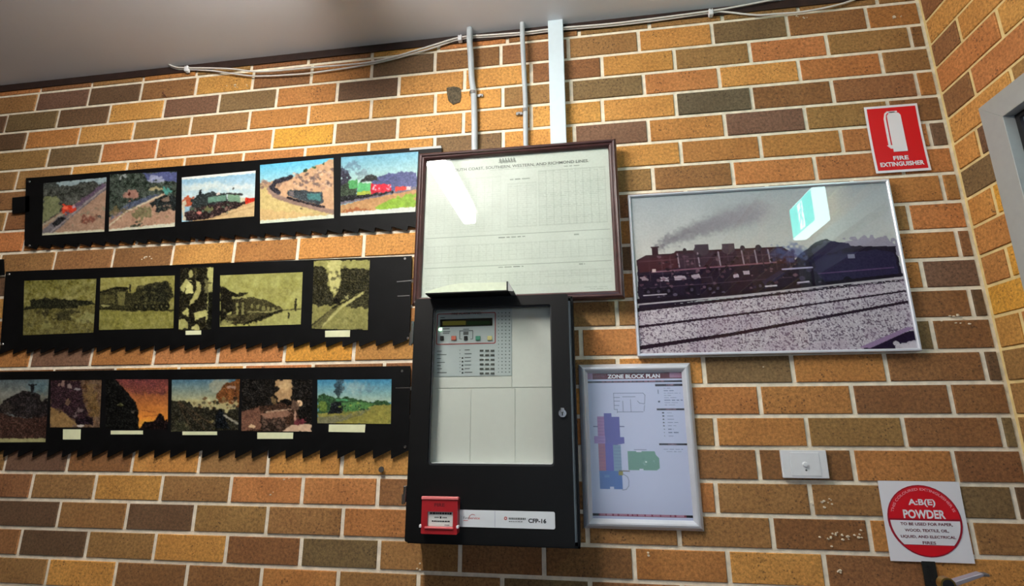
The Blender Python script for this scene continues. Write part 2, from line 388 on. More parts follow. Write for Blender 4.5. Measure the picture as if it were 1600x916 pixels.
# ---- right wall with its door opening
DY0, DY1, DZ = -.139, -1.16, 2.239
bm = bmesh.new()
box(bm, .0045, .12, DY0, .0045, 0, CEIL); box(bm, .0045, .12, DY1, DY0, DZ, CEIL); box(bm, .0045, .12, YF, DY1, 0, CEIL)
wall_right = structure(finish('wall_right', bm, M_MORTAR_R))
RJ = {0:(-.20,'ry'),1:(-.26,'yo'),2:(-.119,'ry'),3:(-.243,'Oy'),4:(-.12,'rO'),5:(-.237,'yt'),6:(-.092,'yd'),7:(-.21,'gy'),8:(-.097,'yY'),9:(-.215,'oy'),
      10:(-.093,'oY'),11:(-.215,'Yy'),12:(-.09,'yo'),13:(-.21,'ty'),14:(-.09,'ty'),15:(-.21,'tg')}
fieldr = []; nv = 0
for k in range(-1, KLAST):
    u0, tt = RJ.get(k, (-.09 - .12 * (k % 2), '??'))
    js = [(-.0085 + J / 2, tt[0]), (u0, tt[1])]
    while js[-1][0] - MOD > YF: js.append((js[-1][0] - MOD, '?'))
    for i, (u, t) in enumerate(js):
        b = u - J / 2; a = (js[i + 1][0] + J / 2) if i + 1 < len(js) else YF
        if t == '?': t = rng.choice('yyoOtrdg')
        z0 = bed(k + 1, 0) + .0048; z1 = bed(k, 0) - .0048
        if k == -1: z1 = CEIL - .001
        segs = [(a, b, z0, z1)]
        if z0 < DZ:
            segs = []
            if b > DY0: segs.append((max(a, DY0 + .001), b, z0, z1))
            if a < DY1: segs.append((a, min(b, DY1 - .001), z0, z1))
            if z1 > DZ + .02 and a < DY0 and b > DY1: segs.append((max(a, DY1), min(b, DY0), DZ + .004, z1))
        for a_, b_, z0_, z1_ in segs:
            if b_ - a_ < .012: continue
            c = [(a_, z0_), (b_, z0_), (b_, z1_), (a_, z1_)]
            px = [to_px(0, p[0], p[1]) for p in c if (np.array([0, p[0], p[1]]) - CAM) @ FWD > .1]
            vis = any(0 < p[0] < 1603 and -10 < p[1] < 926 for p in px)
            col = tone_col(t, rng, .06)
            d0 = rng.uniform(-.001, .001)
            if vis: o = finish('brick', brick_mesh(c, d0, 'y'), M_BRICK, wall_right); o.color = col + [1]
            else: fieldr.append((c, d0, col, 'y'))
def field_obj(lst, parent):
    big = bmesh.new(); lay = big.loops.layers.float_color.new('Col')
    for c, d0, col, ax in lst:
        b_ = brick_mesh(c, d0, ax); vm = {v: big.verts.new(v.co) for v in b_.verts}
        for f in b_.faces:
            nf = big.faces.new([vm[v] for v in f.verts])
            for l in nf.loops: l[lay] = col + [1]
        b_.free()
    o = finish('brickwork', big, M_BRICKF, parent); o['kind'] = 'stuff'; return o
field_obj(field, wall_back); field_obj(fieldr, wall_right)
# grey spalled patch and small mortar smears on the back wall
def blob(cx, cz, r, n, rr, sq=1.0):
    return [(cx + r * (1 + rr.uniform(-.18, .18)) * math.cos(a), cz + r * sq * (1 + rr.uniform(-.18, .18)) * math.sin(a)) for a in [2 * math.pi * i / n for i in range(n)]]
rr = random.Random(3)
px_, pz_ = at(709, 150)
M_PATCH = plain('weathered_cement', (84, 74, 56), 0.95, noise=0.6, nscale=160, bump=1.0, bscale=300)
prismo('cement_patch', M_PATCH, [at(*q) for q in ((698,138),(709,136),(719,138),(721,150),(719,160),(708,164),(701,158),(699,148))], -.01, .0035, wall_back)

M_SPLASH = plain('cement_splash', (214, 200, 176), 0.9)
bm = bmesh.new(); rs = random.Random(12)
for (cx, cy, sx_, sy_, n_) in ((1310, 838, 40, 14, 22), (1288, 782, 18, 12, 9), (1312, 892, 12, 6, 5), (425, 770, 5, 3, 2), (372, 134, 16, 3, 7), (1014, 866, 5, 3, 3), (1250, 26, 12, 4, 5), (445, 750, 5, 3, 2), (1490, 498, 22, 12, 9), (654, 884, 4, 8, 3), (1190, 574, 4, 3, 1), (1404, 26, 10, 4, 4), (230, 404, 14, 5, 6)):
    for _ in range(n_):
        u, w_ = at(cx + rs.gauss(0, .5) * sx_, cy + rs.gauss(0, .5) * sy_); rad = rs.uniform(.0012, .0034)
        pts = blob(u, w_, rad, 6, rs, .7); dd = .0022
        a_ = [bm.verts.new((x, -dd, z)) for x, z in pts]; b_ = [bm.verts.new((u + (x - u) * 1.3, .001, w_ + (z - w_) * 1.3)) for x, z in pts]
        bm.faces.new(a_)
        for i in range(6): bm.faces.new((a_[i], a_[(i + 1) % 6], b_[(i + 1) % 6], b_[i]))
o_ = finish('cement_splash', bm, M_SPLASH, wall_back); o_['kind'] = 'stuff'
# ---- door in the right wall
door = structure(empty('door_1'))
bm = bmesh.new(); fw = .066
pr = [(DY0, DZ), (DY1, DZ)]
def ybox(bm, y0, y1, z0, z1, x0, x1, bev=0): box(bm, x0, x1, min(y0, y1), max(y0, y1), z0, z1, bev)
def mitre_y(bm, y0, y1, z0, z1, w, x0, x1):
    "architrave leg + head with mitred corner, outer rect (y0>y1)"
    o = [(y0, 0), (y0, z1), (y1, z1), (y1, 0)]; i_ = [(y0 - w, 0), (y0 - w, z1 - w), (y1 + w, z1 - w), (y1 + w, 0)]
    for s in range(3):
        q = [o[s], o[s + 1], i_[s + 1], i_[s]]
        A = [bm.verts.new((x0, a, b)) for a, b in q]; B = [bm.verts.new((x1, a, b)) for a, b in q]
        bm.faces.new(A); bm.faces.new(B[::-1])
        for t in range(4): bm.faces.new((A[t], A[(t + 1) % 4], B[(t + 1) % 4], B[t]))
mitre_y(bm, DY0 + .001, DY1 - .001, 0, DZ + .001, fw, -.014, .10)
bmesh.ops.bevel(bm, geom=bm.edges[:], offset=.0008, segments=1, affect='EDGES')
finish('door_frame', bm, M_GREYALU, door)
bm = bmesh.new(); mitre_y(bm, DY0 - fw, DY1 + fw, 0, DZ - fw, .012, .012, .02)
finish('seal', bm, M_INK, door)
bm = bmesh.new(); mitre_y(bm, DY0 - fw - .012, DY1 + fw + .012, 0, DZ - fw - .012, .07, .022, .06)
dl = finish('door_leaf', bm, plain('pale_blue_grey_aluminium', (150, 158, 182), 0.35, metal=0.3), door)
ybox_bm = bmesh.new(); ybox(ybox_bm, DY0 - fw - .08, DY1 + fw + .08, 0.08, DZ - fw - .08, .038, .044)
finish('pane', ybox_bm, plain('wired_glass_dark', (70, 80, 84), 0.08, spec=0.6), dl)

# ------------------------------------------------------------------ ceiling batten light (seen mirrored in the timetable glass)
def batten(loc, label):
    root = empty('ceiling_light')
    x, y0, y1 = loc
    boxo('housing', M_WHITE, (x - .062, x + .062, y1, y0, CEIL - .045, CEIL), root, .002)
    bm = bmesh.new(); box(bm, x - .04, x + .04, y1 + .02, y0 - .02, CEIL - .115, CEIL - .0455, .014, 3)
    finish('diffuser', bm, M_TUBE, root)
    boxo('end_cap', M_WHITE, (x - .042, x + .042, y0 - .0195, y0, CEIL - .117, CEIL - .0455), root)
    boxo('end_cap', M_WHITE, (x - .042, x + .042, y1, y1 + .0195, CEIL - .117, CEIL - .0455), root)
    thing(root, label, 'light'); return root
batten((-1.815, -.50, -1.62), 'long white fluorescent batten light on the ceiling above the framed timetable')

# ------------------------------------------------------------------ exit sign over the door (seen mirrored in the big photo's glass)
ex = empty('exit_sign')
EX0, EX1, EY0, EY1, EZ0, EZ1 = -.098, -.040, -.965, -.712, 2.243, 2.40
M_EXW = emit('sign_case_glow', (0.70, 1.0, 0.95), 6.5); M_EXG = emit('exit_green', (0.0, 0.80, 0.70), 6.0); M_EXM = emit('exit_white', (0.75, 1.0, 0.95), 8.0)
boxo('housing', M_EXW, (EX0, EX1, EY0, EY1, EZ0, EZ1), ex, .003)
boxo('wall_mount', M_GREYALU, (EX1, -.001, -.87, -.80, EZ0 + .04, EZ0 + .12), ex)
boxo('legend_panel', M_EXG, (EX0 - .002, EX0 - .0005, EY0 + .008, EY1 - .008, EZ0 + .008, EZ1 - .008), ex)
def yz_poly(bm, pts, x, th=.001):
    A = [bm.verts.new((x, a, b)) for a, b in pts]; B = [bm.verts.new((x - th, a, b)) for a, b in pts]; n = len(pts)
    bm.faces.new(A); bm.faces.new(B[::-1])
    for i in range(n): bm.faces.new((A[i], A[(i + 1) % n], B[(i + 1) % n], B[i]))
bm = bmesh.new(); yz_poly(bm, [(-.866, EZ0 + .016), (-.812, EZ0 + .016), (-.812, EZ1 - .018), (-.866, EZ1 - .018)], EX0 - .0022)
finish('door_symbol', bm, M_EXM, ex)
bm = bmesh.new(); zz = EZ0 + .02; yc = -.838; X_ = EX0 - .0034
yz_poly(bm, [(yc + .012 + .009 * math.cos(a), zz + .105 + .009 * math.sin(a)) for a in [i * math.pi / 4 for i in range(8)]], X_)
for s in ([(.004, .092), (.016, .09), (.004, .05), (-.01, .052)], [(.0, .055), (-.01, .05), (.012, .03), (.018, .036)], [(.012, .036), (.018, .03), (.008, .006), (.002, .008)],
          [(-.006, .054), (.002, .05), (-.02, .022), (-.026, .028)], [(-.026, .028), (-.02, .02), (-.034, .012), (-.036, .018)], [(.01, .09), (.016, .084), (.03, .066), (.026, .062)], [(.006, .09), (.002, .084), (-.018, .072), (-.02, .078)]):
    yz_poly(bm, [(yc + a, zz + b) for a, b in s], X_)
finish('running_figure', bm, M_EXG, ex)
thing(ex, 'green and white lit exit sign with running figure above the door', 'exit sign')

# ------------------------------------------------------------------ painting of flat prints (colour per vertex on a fine grid)
class Pic:
    def __init__(s, w, h, bg, seed=1):
        s.w, s.h = w, h; s.a = np.empty((h, w, 3)); s.a[:] = bg
        s.r = np.random.RandomState(seed)
        s.Y, s.X = np.meshgrid((np.arange(h) + .5) / h, (np.arange(w) + .5) / w, indexing='ij')
    def nz(s, cell, lo=0.0, hi=1.0):
        gw = int(s.w / cell) + 3; gh = int(s.h / cell) + 3; g = s.r.rand(gh, gw)
        x = s.X * s.w / cell; y = s.Y * s.h / cell; xi = x.astype(int); yi = y.astype(int); fx = x - xi; fy = y - yi
        fx = fx * fx * (3 - 2 * fx); fy = fy * fy * (3 - 2 * fy)
        v = (g[yi, xi] * (1 - fx) + g[yi, xi + 1] * fx) * (1 - fy) + (g[yi + 1, xi] * (1 - fx) + g[yi + 1, xi + 1] * fx) * fy
        return lo + (hi - lo) * v
    def put(s, m, col, al=1.0):
        m = (np.asarray(m, float) * al)[..., None]; s.a = s.a * (1 - m) + np.asarray(col, float) * m; return s
    def poly(s, pts, col, al=1.0, ro=0.0, cell=6):
        X, Y = s.X, s.Y
        if ro: X = X + (s.nz(cell) - .5) * ro * 2; Y = Y + (s.nz(cell) - .5) * ro * 2
        m = np.zeros(X.shape, bool); n = len(pts)
        for i in range(n):
            x0, y0 = pts[i]; x1, y1 = pts[(i + 1) % n]
            if y0 == y1: continue
            c = ((y0 > Y) != (y1 > Y)) & (X < (x1 - x0) * (Y - y0) / (y1 - y0) + x0); m ^= c
        return s.put(m, col, al)
    def rect(s, x0, y0, x1, y1, col, al=1.0, ro=0.0): return s.poly([(x0, y0), (x1, y0), (x1, y1), (x0, y1)], col, al, ro)
    def ell(s, cx, cy, rx, ry, col, al=1.0, ro=0.0, soft=0.0):
        X, Y = s.X, s.Y
        if ro: X = X + (s.nz(5) - .5) * ro * 2; Y = Y + (s.nz(5) - .5) * ro * 2
        d = np.sqrt(((X - cx) / rx) ** 2 + ((Y - cy) / ry) ** 2)
        m = np.clip((1 + soft / 2 - d) / soft, 0, 1) if soft else d < 1
        return s.put(m, col, al)
    def line(s, pts, wd, col, al=1.0):
        wd = max(wd, .55 / s.w); asp = s.h / s.w
        for (x0, y0), (x1, y1) in zip(pts, pts[1:]):
            dx, dy = x1 - x0, (y1 - y0) * asp; L = dx * dx + dy * dy + 1e-12
            t = np.clip(((s.X - x0) * dx + (s.Y - y0) * asp * dy) / L, 0, 1)
            d = np.hypot(s.X - x0 - t * dx, (s.Y - y0) * asp - t * dy)
            s.put(np.clip((wd - d) * s.w + .5, 0, 1), col, al)
        return s
    def grad(s, c0, c1, y0=0.0, y1=1.0, below=None):
        t = np.clip((s.Y - y0) / (y1 - y0), 0, 1)[..., None]
        g = np.asarray(c0, float) * (1 - t) + np.asarray(c1, float) * t
        m = ((s.Y >= y0) & (s.Y <= y1))[..., None]; s.a = np.where(m, g, s.a); return s
    def mott(s, amt, cell=3, box=None, tint=(1, 1, 1)):
        n = (s.nz(cell) - .5) * 2 * amt; m = 1.0
        if box: m = ((s.X > box[0]) & (s.Y > box[1]) & (s.X < box[2]) & (s.Y < box[3])).astype(float)
        s.a = s.a + (n * m)[..., None] * np.asarray(tint); return s
    def spots(s, n, box, r, cols, al=.8):
        for i in range(n):
            c = cols[s.r.randint(len(cols))]; q = r * (.4 + s.r.rand())
            s.ell(box[0] + (box[2] - box[0]) * s.r.rand(), box[1] + (box[3] - box[1]) * s.r.rand(), q, q * .8 * s.w / s.h, c, al)
        return s
    def text(s, x0, y0, x1, h, col, al=.8, word=.05):
        x = x0
        while x < x1:
            w = word * (.4 + s.r.rand()); s.rect(x, y0, min(x + w, x1), y0 + h, col, al * (.6 + .4 * s.r.rand())); x += w + word * .25
        return s
def photo_finish(p, warp=1.1):
    X = np.clip(np.arange(p.w)[None, :] + (p.nz(3.5) - .5) * 2 * warp, 0, p.w - 1).astype(int)
    Y = np.clip(np.arange(p.h)[:, None] + (p.nz(3.5) - .5) * 2 * warp, 0, p.h - 1).astype(int)
    a = p.a[Y, X]
    k = np.pad(a, ((1, 1), (1, 1), (0, 0)), 'edge')
    b = (k[:-2, 1:-1] + k[2:, 1:-1] + k[1:-1, :-2] + k[1:-1, 2:] + 2 * a) / 6
    lum = b.mean(-1, keepdims=True) / 255
    n = ((p.nz(2.2) - .5) * .20 + (p.nz(6) - .5) * .20)[..., None]
    dark = np.clip(1.25 - lum * 2.2, 0, 1)
    det = ((p.nz(1.7) > .66) * 1.0 - (p.nz(2.1) > .72) * .6)[..., None]
    p.a = b * (1 + n * (1.15 - lum)) + ((p.nz(3) - .5) * 8)[..., None] + det * dark * 34 * (b / (b.mean(-1, keepdims=True) + 4))
def print_obj(name, pic, corners, d, mat, parent, label=None, gain=1.0):
    "corners TL, TR, BR, BL as (x,z); bilinear grid"
    h, w = pic.h, pic.w
    u = np.linspace(0, 1, w)[None, :, None]; v = np.linspace(0, 1, h)[:, None, None]
    c = np.array(corners, float)
    P = (c[0] * (1 - u) + c[1] * u) * (1 - v) + (c[3] * (1 - u) + c[2] * u) * v
    co = np.empty((h, w, 3)); co[..., 0] = P[..., 0]; co[..., 1] = -d; co[..., 2] = P[..., 1]
    me = bpy.data.meshes.new(name); me.vertices.add(w * h); me.vertices.foreach_set('co', co.ravel())
    i = np.arange(w * h).reshape(h, w)
    q = np.stack([i[:-1, :-1], i[1:, :-1], i[1:, 1:], i[:-1, 1:]], -1).reshape(-1, 4)
    me.loops.add(q.size); me.loops.foreach_set('vertex_index', q.ravel().astype(np.int32))
    me.polygons.add(len(q)); me.polygons.foreach_set('loop_start', (np.arange(len(q)) * 4).astype(np.int32))
    me.update(calc_edges=True)
    a = me.color_attributes.new('Col', 'FLOAT_COLOR', 'POINT')
    if mat is M_PRINT and w < 300: photo_finish(pic)
    rgb = lin(np.clip(pic.a, 0, 255)) * gain
    a.data.foreach_set('color', np.concatenate([rgb, np.ones((h, w, 1))], -1).astype(np.float32).ravel())
    me.materials.append(mat)
    o = link(bpy.data.objects.new(name, me), parent)
    if label: o['label'] = label
    return o
def quad(pts, d): return [at(x, y, d) for x, y in pts]

# lettering from the built-in font, fitted into a box
def letters(name, s, mat, x0, x1, z0, z1, d, parent, bold=0.0, plane='back', arc=None, xf=None):
    cu = bpy.data.curves.new('t', 'FONT'); cu.body = s; cu.size = 1.0; cu.offset = bold; cu.resolution_u = 3
    cu.align_x = 'CENTER'
    o = bpy.data.objects.new('t', cu); COL.objects.link(o)
    dg = bpy.context.evaluated_depsgraph_get(); me = bpy.data.meshes.new_from_object(o.evaluated_get(dg))
    bpy.data.objects.remove(o); bpy.data.curves.remove(cu)
    n = len(me.vertices); co = np.empty(n * 3); me.vertices.foreach_get('co', co); co = co.reshape(-1, 3)
    mn = co.min(0); mx = co.max(0)
    if arc:
        cx, cz, R, a0, a1, hh = arc
        t = (co[:, 0] - mn[0]) / (mx[0] - mn[0]); rad = R + (co[:, 1] - mn[1]) / (mx[1] - mn[1]) * hh
        ang = np.radians(a0 + (a1 - a0) * t); X = cx + rad * np.cos(ang); Z = cz + rad * np.sin(ang)
    else:
        X = x0 + (co[:, 0] - mn[0]) / (mx[0] - mn[0]) * (x1 - x0); Z = z0 + (co[:, 1] - mn[1]) / (mx[1] - mn[1]) * (z1 - z0)
    if xf: X, Z = xf(X, Z)
    out = np.stack([X, np.full(n, -d), Z], 1); me.vertices.foreach_set('co', out.ravel())
    me.name = name; me.materials.clear(); me.materials.append(mat); me.update()
    return link(bpy.data.objects.new(name, me), parent)

# ------------------------------------------------------------------ the photographs
def P(w, h, bg, seed=1): return Pic(int(w * 1.25), int(h * 1.25), bg, seed)
def A1():
    p = P(98, 82, (66, 68, 62), 1); p.mott(26, 5).mott(18, 2)
    p.poly([(0,0),(1,0),(1,.03),(.9,.14),(.75,.05),(.5,.1),(.3,.06),(0,.12)], (60,64,60)).poly([(.2,.0),(1,0),(1,.1),(.86,.12),(.8,.05),(.7,.04),(.45,.1),(.25,.09)], (165,185,190), .9, .02)
    p.poly([(0,.28),(.22,.25),(.3,.5),(.25,.6),(0,.75)], (124,128,92), 1, .03).mott(12, 3)
    p.poly([(0,.78),(1,.12),(1,1),(0,1)], (166,134,112)).poly([(0,.9),(.3,.62),(.62,.42),(1,.1),(1,.22),(.62,.55),(.2,.94),(.0,1.0)], (112,106,110))
    p.poly([(.35,.58),(.7,.3),(.95,.1),(.98,.16),(.7,.4),(.4,.64)], (96,78,100), .9, .02).line([(0,.8),(.35,.6)], .012, (170,160,140)).line([(.1,.98),(.62,.5),(1,.17)], .01, (160,150,150))
    p.poly([(.15,.78),(.3,.66),(.4,.7),(.2,.85)], (30,30,32)).ell(.4,.53,.11,.085, (205,66,44), 1, .03).ell(.36,.5,.04,.03, (240,110,80)).ell(.5,.5,.03,.03,(190,150,160))
    p.ell(.75,.75,.12,.09,(110,62,50),.8,.06).ell(.9,.72,.03,.03,(40,40,40)).spots(60,(.3,.55,1,.95),.02,[(180,150,130),(140,120,100),(190,160,140),(120,130,110)],.5)
    return p.mott(10, 2).rect(0,.95,1,1,(206,204,176))
def A2():
    p = P(104, 88, (58, 66, 58), 2); p.mott(30, 5).mott(18, 2)
    p.poly([(.5,0),(1,0),(1,.2),(.8,.16),(.55,.12)], (86,92,140), .9, .03).ell(.7,.12,.12,.04,(170,175,200),.8,.04).ell(.2,.04,.08,.03,(180,185,185),.8,.04)
    p.ell(.33,.38,.1,.1,(165,120,105),.9,.05).ell(.3,.36,.02,.03,(70,30,26)).ell(.7,.3,.12,.03,(190,175,130),.8,.03).ell(.86,.36,.07,.06,(80,150,140),.9,.04)
    p.poly([(0,.75),(.35,.6),(.62,.47),(.82,.38),(.85,.45),(1,.45),(1,1),(0,1)], (176,140,116)).poly([(.02,.72),(.3,.52),(.7,.38),(.75,.42),(.4,.62),(0,.8)], (84,92,118), .8, .02).line([(0,.9),(.25,.68),(.5,.56),(.78,.42)], .012, (214,200,170))
    p.poly([(.62,.55),(.8,.42),(1,.42),(1,.72),(.72,.7)], (30,34,34), 1, .04).ell(.5,.72,.13,.12,(104,104,72),.8,.08).ell(.42,.92,.1,.04,(50,56,44),.9,.05).ell(.85,.5,.05,.05,(170,140,120),.7,.03)
    p.ell(.15,.65,.14,.06,(120,100,60),.6,.05).spots(60,(0,.6,1,.93),.02,[(190,150,130),(150,110,90),(120,110,80)],.5)
    return p.mott(10, 2).poly([(0,.955),(1,.93),(1,1),(0,1)], (208,208,186))
def A3():
    p = P(115, 72, (150, 190, 210), 3); p.grad((140,186,216),(214,226,222),0,.6)
    p.ell(.3,.25,.3,.08,(224,228,216),.7,.05,.8).ell(.75,.33,.2,.06,(232,232,224),.7,.05,.8).rect(0,0,1,.06,(232,236,230))
    p.poly([(.1,1),(.5,.86),(1,.62),(1,1)], (206,176,128)).line([(.3,1),(1,.78)],.006,(176,146,104)).line([(.2,.98),(1,.7)],.006,(186,150,110))
    p.poly([(0,.5),(.1,.42),(.16,.5),(.16,.65),(.0,.7)], (176,88,60), 1, .03).poly([(0,.55),(.06,.5),(.05,.95),(0,.95)], (206,196,170), 1, .02)
    p.poly([(.14,.5),(.22,.44),(.3,.42),(.45,.38),(.6,.46),(.62,.62),(.6,.82),(.3,.92),(.12,.8)], (44,50,50), 1, .02)
    p.poly([(.36,.5),(.6,.48),(.6,.6),(.36,.62)], (104,140,122), 1, .01).poly([(.63,.46),(.8,.5),(.8,.72),(.63,.76)], (118,150,124), 1, .01).poly([(.8,.56),(.88,.58),(.88,.7),(.8,.72)], (214,206,176))
    p.poly([(.87,.58),(1,.6),(1,.66),(.87,.72)], (196,52,36)).line([(.61,.45),(.82,.5)], .012, (40,36,36)).rect(.24,.32,.27,.46,(30,32,34)).ell(.7,.36,.012,.03,(60,60,60)).ell(.5,.44,.03,.03,(220,200,190))
    p.poly([(.05,.78),(.3,.68),(.6,.62),(.85,.66),(.86,.72),(.6,.88),(.3,.98),(.05,.98)], (40,30,30), 1, .02)
    p.spots(40,(.08,.68,.7,.92),.018,[(120,90,80),(70,60,56),(150,120,110),(90,110,90)],.8).ell(.24,.82,.03,.04,(196,120,110)).ell(.38,.75,.04,.05,(120,124,80),.8,.03)
    return p.mott(7, 2)
def A4():
    p = P(116, 92, (206, 178, 128), 4); p.grad((100,190,226),(170,212,216),0,.36)
    p.poly([(0,.3),(.35,.3),(.6,.18),(1,0),(1,1),(0,1)], (204,164,128), 1, .015)
    p.poly([(0,.34),(.12,.36),(.1,.5),(.5,.72),(1,.93),(1,1),(0,1)], (206,184,124)).poly([(0,.75),(1,.95),(1,1),(0,1)], (208,172,120), .7, .03)
    p.spots(90,(.45,.18,1,.5),.022,[(120,96,90),(176,140,120),(224,190,160),(96,84,84)],.7).spots(30,(0,.28,.35,.4),.02,[(170,130,110),(120,100,96)],.6)
    p.line([(.38,.28),(.22,.33),(.12,.42),(.2,.55),(.45,.68),(.75,.8),(1,.9)], .03, (150,124,112)).line([(.42,.26),(.22,.31),(.16,.4),(.25,.5)], .03, (44,42,48))
    p.poly([(.38,.47),(.58,.5),(.84,.55),(.86,.72),(.8,.76),(.6,.68),(.38,.57)], (62,68,72), 1, .01).poly([(.4,.49),(.46,.5),(.46,.58),(.4,.56)],(120,110,110)).poly([(.64,.55),(.82,.57),(.82,.7),(.64,.65)], (76,124,124))
    p.line([(.38,.6),(.6,.7),(.86,.8)], .014, (36,30,34)).ell(.62,.17,.03,.03,(40,60,40)).ell(.73,.13,.03,.02,(60,90,60)).ell(.86,.08,.01,.02,(60,80,60)).ell(.56,.8,.02,.008,(90,80,60))
    return p.mott(7, 2).poly([(0,.94),(1,.93),(1,1),(0,1)], (214,220,200))
def A5():
    p = P(120, 92, (140, 190, 200), 5); p.grad((120,182,208),(190,214,200),0,.5)
    p.poly([(.4,.42),(.6,.34),(.85,.33),(1,.35),(1,.62),(.4,.6)], (86,92,132), 1, .02).poly([(0,.15),(.1,.25),(.12,.5),(0,.6)], (60,58,70), 1, .04).ell(.12,.2,.09,.1,(96,112,130),.5,.08).ell(.3,.32,.07,.07,(110,120,130),.5,.07).poly([(.25,.45),(.4,.32),(.5,.45)], (54,56,54), 1, .02)
    p.poly([(0,.82),(.5,.7),(1,.6),(1,1),(0,1)], (190,146,100)).poly([(0,.72),(1,.58),(1,.63),(0,.8)], (116,110,122)).poly([(.45,.85),(1,.66),(1,.92),(.5,.94)], (140,178,62), 1, .04).ell(.2,.92,.2,.03,(150,80,50),.7,.04)
    p.poly([(0,.5),(.1,.42),(.22,.42),(.22,.72),(0,.74)], (60,70,56), 1, .02).poly([(.09,.42),(.22,.4),(.22,.55),(.12,.56)], (86,160,96)).poly([(.23,.46),(.4,.48),(.4,.6),(.23,.62)], (100,186,120)).rect(.22,.6,.4,.68,(176,184,60),.9,.01)
    p.poly([(.4,.49),(.66,.52),(.66,.63),(.4,.66)], (206,44,62), 1, .01).poly([(.72,.56),(.86,.57),(.86,.63),(.72,.64)], (214,70,60)).rect(.86,.57,.92,.63,(220,190,190)).spots(18,(.42,.52,.66,.6),.012,[(240,190,200),(220,90,100)],.9)
    p.poly([(0,.66),(.4,.66),(.7,.62),(.7,.66),(.3,.72),(0,.76)], (34,34,36), 1, .01)
    return p.mott(7, 2).poly([(0,.94),(1,.91),(1,1),(0,1)], (220,224,216))
SP0 = (120, 116, 62); SPD = (24, 22, 14)
def B1():
    p = P(112, 84, (118, 114, 60), 11); p.grad((116,112,58),(134,128,72),0,.45).mott(16, 9).poly([(0,.48),(1,.5),(1,1),(0,1)], (106,100,56)).mott(22, 4).mott(18, 2)
    p.poly([(.08,.36),(.3,.33),(.65,.38),(.95,.42),(1,.48),(.8,.5),(.7,.54),(.1,.52),(0,.54),(.03,.47),(.1,.46)], (30,30,20), 1, .015)
    p.ell(.28,.6,.06,.06,(44,40,26),.8,.05).ell(.6,.6,.16,.05,(40,38,24),.8,.06).ell(.55,.7,.14,.04,(36,34,22),.8,.05).poly([(.25,.9),(.33,.68),(.42,.86)], (140,136,84),.8,.02).poly([(.7,.72),(1,.62),(1,.8),(.75,.82)], (150,148,96),.7,.06)
    return p.spots(60,(.05,.55,.98,.97),.02,[(60,56,34),(140,134,84),(80,76,46)],.5)
def B2():
    p = P(116, 80, (140, 134, 70), 12); p.grad((156,150,84),(140,134,74),0,.4).poly([(0,.62),(1,.66),(1,1),(0,1)], (132,128,66)).mott(14,6).mott(12, 2)
    p.poly([(0,.28),(.2,.2),(.36,.2),(.4,.3),(.5,.3),(.5,.18),(.9,.1),(.98,.3),(.98,.4),(.88,.64),(.5,.66),(0,.6)], (48,46,28), 1, .012)
    p.rect(.39,.14,.42,.28,(24,22,14)).rect(.0,.33,.2,.5,(84,80,46),.8).rect(.24,.28,.34,.54,(110,106,62),.9).line([(0,.28),(.2,.2),(.38,.22)], .012, (20,18,12)).poly([(.55,.2),(.9,.12),(.95,.3),(.9,.5),(.55,.46)], (26,26,18), .9, .02)
    for x in (.5,.62,.72,.83,.9): p.ell(x,.58,.035,.06,(14,14,10)).ell(x,.58,.015,.025,(90,86,56))
    return p.spots(30,(.5,.15,.98,.55),.02,[(110,106,66),(20,20,12),(70,66,40)],.6).line([(0,.6),(1,.66)], .01, (30,28,16)).ell(.08,.54,.06,.02,(160,156,100)).rect(.95,.5,1,.62,(140,134,80),.7,.02)
def B3():
    p = P(52, 100, (26, 24, 16), 13)
    p.rect(.45,0,.5,.4,(60,56,36)).poly([(.8,.0),(1,0),(.98,.3),(.92,.7),(.8,.9),(.86,.4)], (190,186,118), 1, .02).rect(.86,.4,1,1,(20,20,14))
    p.ell(.32,.1,.07,.06,(170,164,104)).poly([(.0,.32),(.18,.17),(.26,.2),(.12,.4)], (180,176,110)).poly([(.22,.2),(.36,.2),(.42,.42),(.16,.42)], (206,202,132)).poly([(.2,.2),(.5,.24),(.5,.5),(.44,.55),(.42,.3)], (20,18,12))
    p.poly([(.48,.22),(.66,.26),(.62,.42),(.52,.52),(.3,.62),(.34,.5),(.5,.36)], (176,170,106), 1, .02).rect(.6,.25,.95,.28,(16,14,10)).rect(.74,.2,.95,.42,(150,146,92),.6,.03)
    p.ell(.25,.72,.14,.06,(184,180,112),1,.03).poly([(.45,.72),(.8,.69),(.9,.76),(.6,.82),(.5,.84)], (190,186,118)).poly([(.0,.8),(.3,.86),(.25,.97),(0,.97)], (176,172,106),1,.02).ell(.5,.95,.13,.05,(190,184,120),1,.03).poly([(.3,.6),(.5,.55),(.4,.9),(.28,.88)], (20,18,12))
    return p.mott(14, 2)
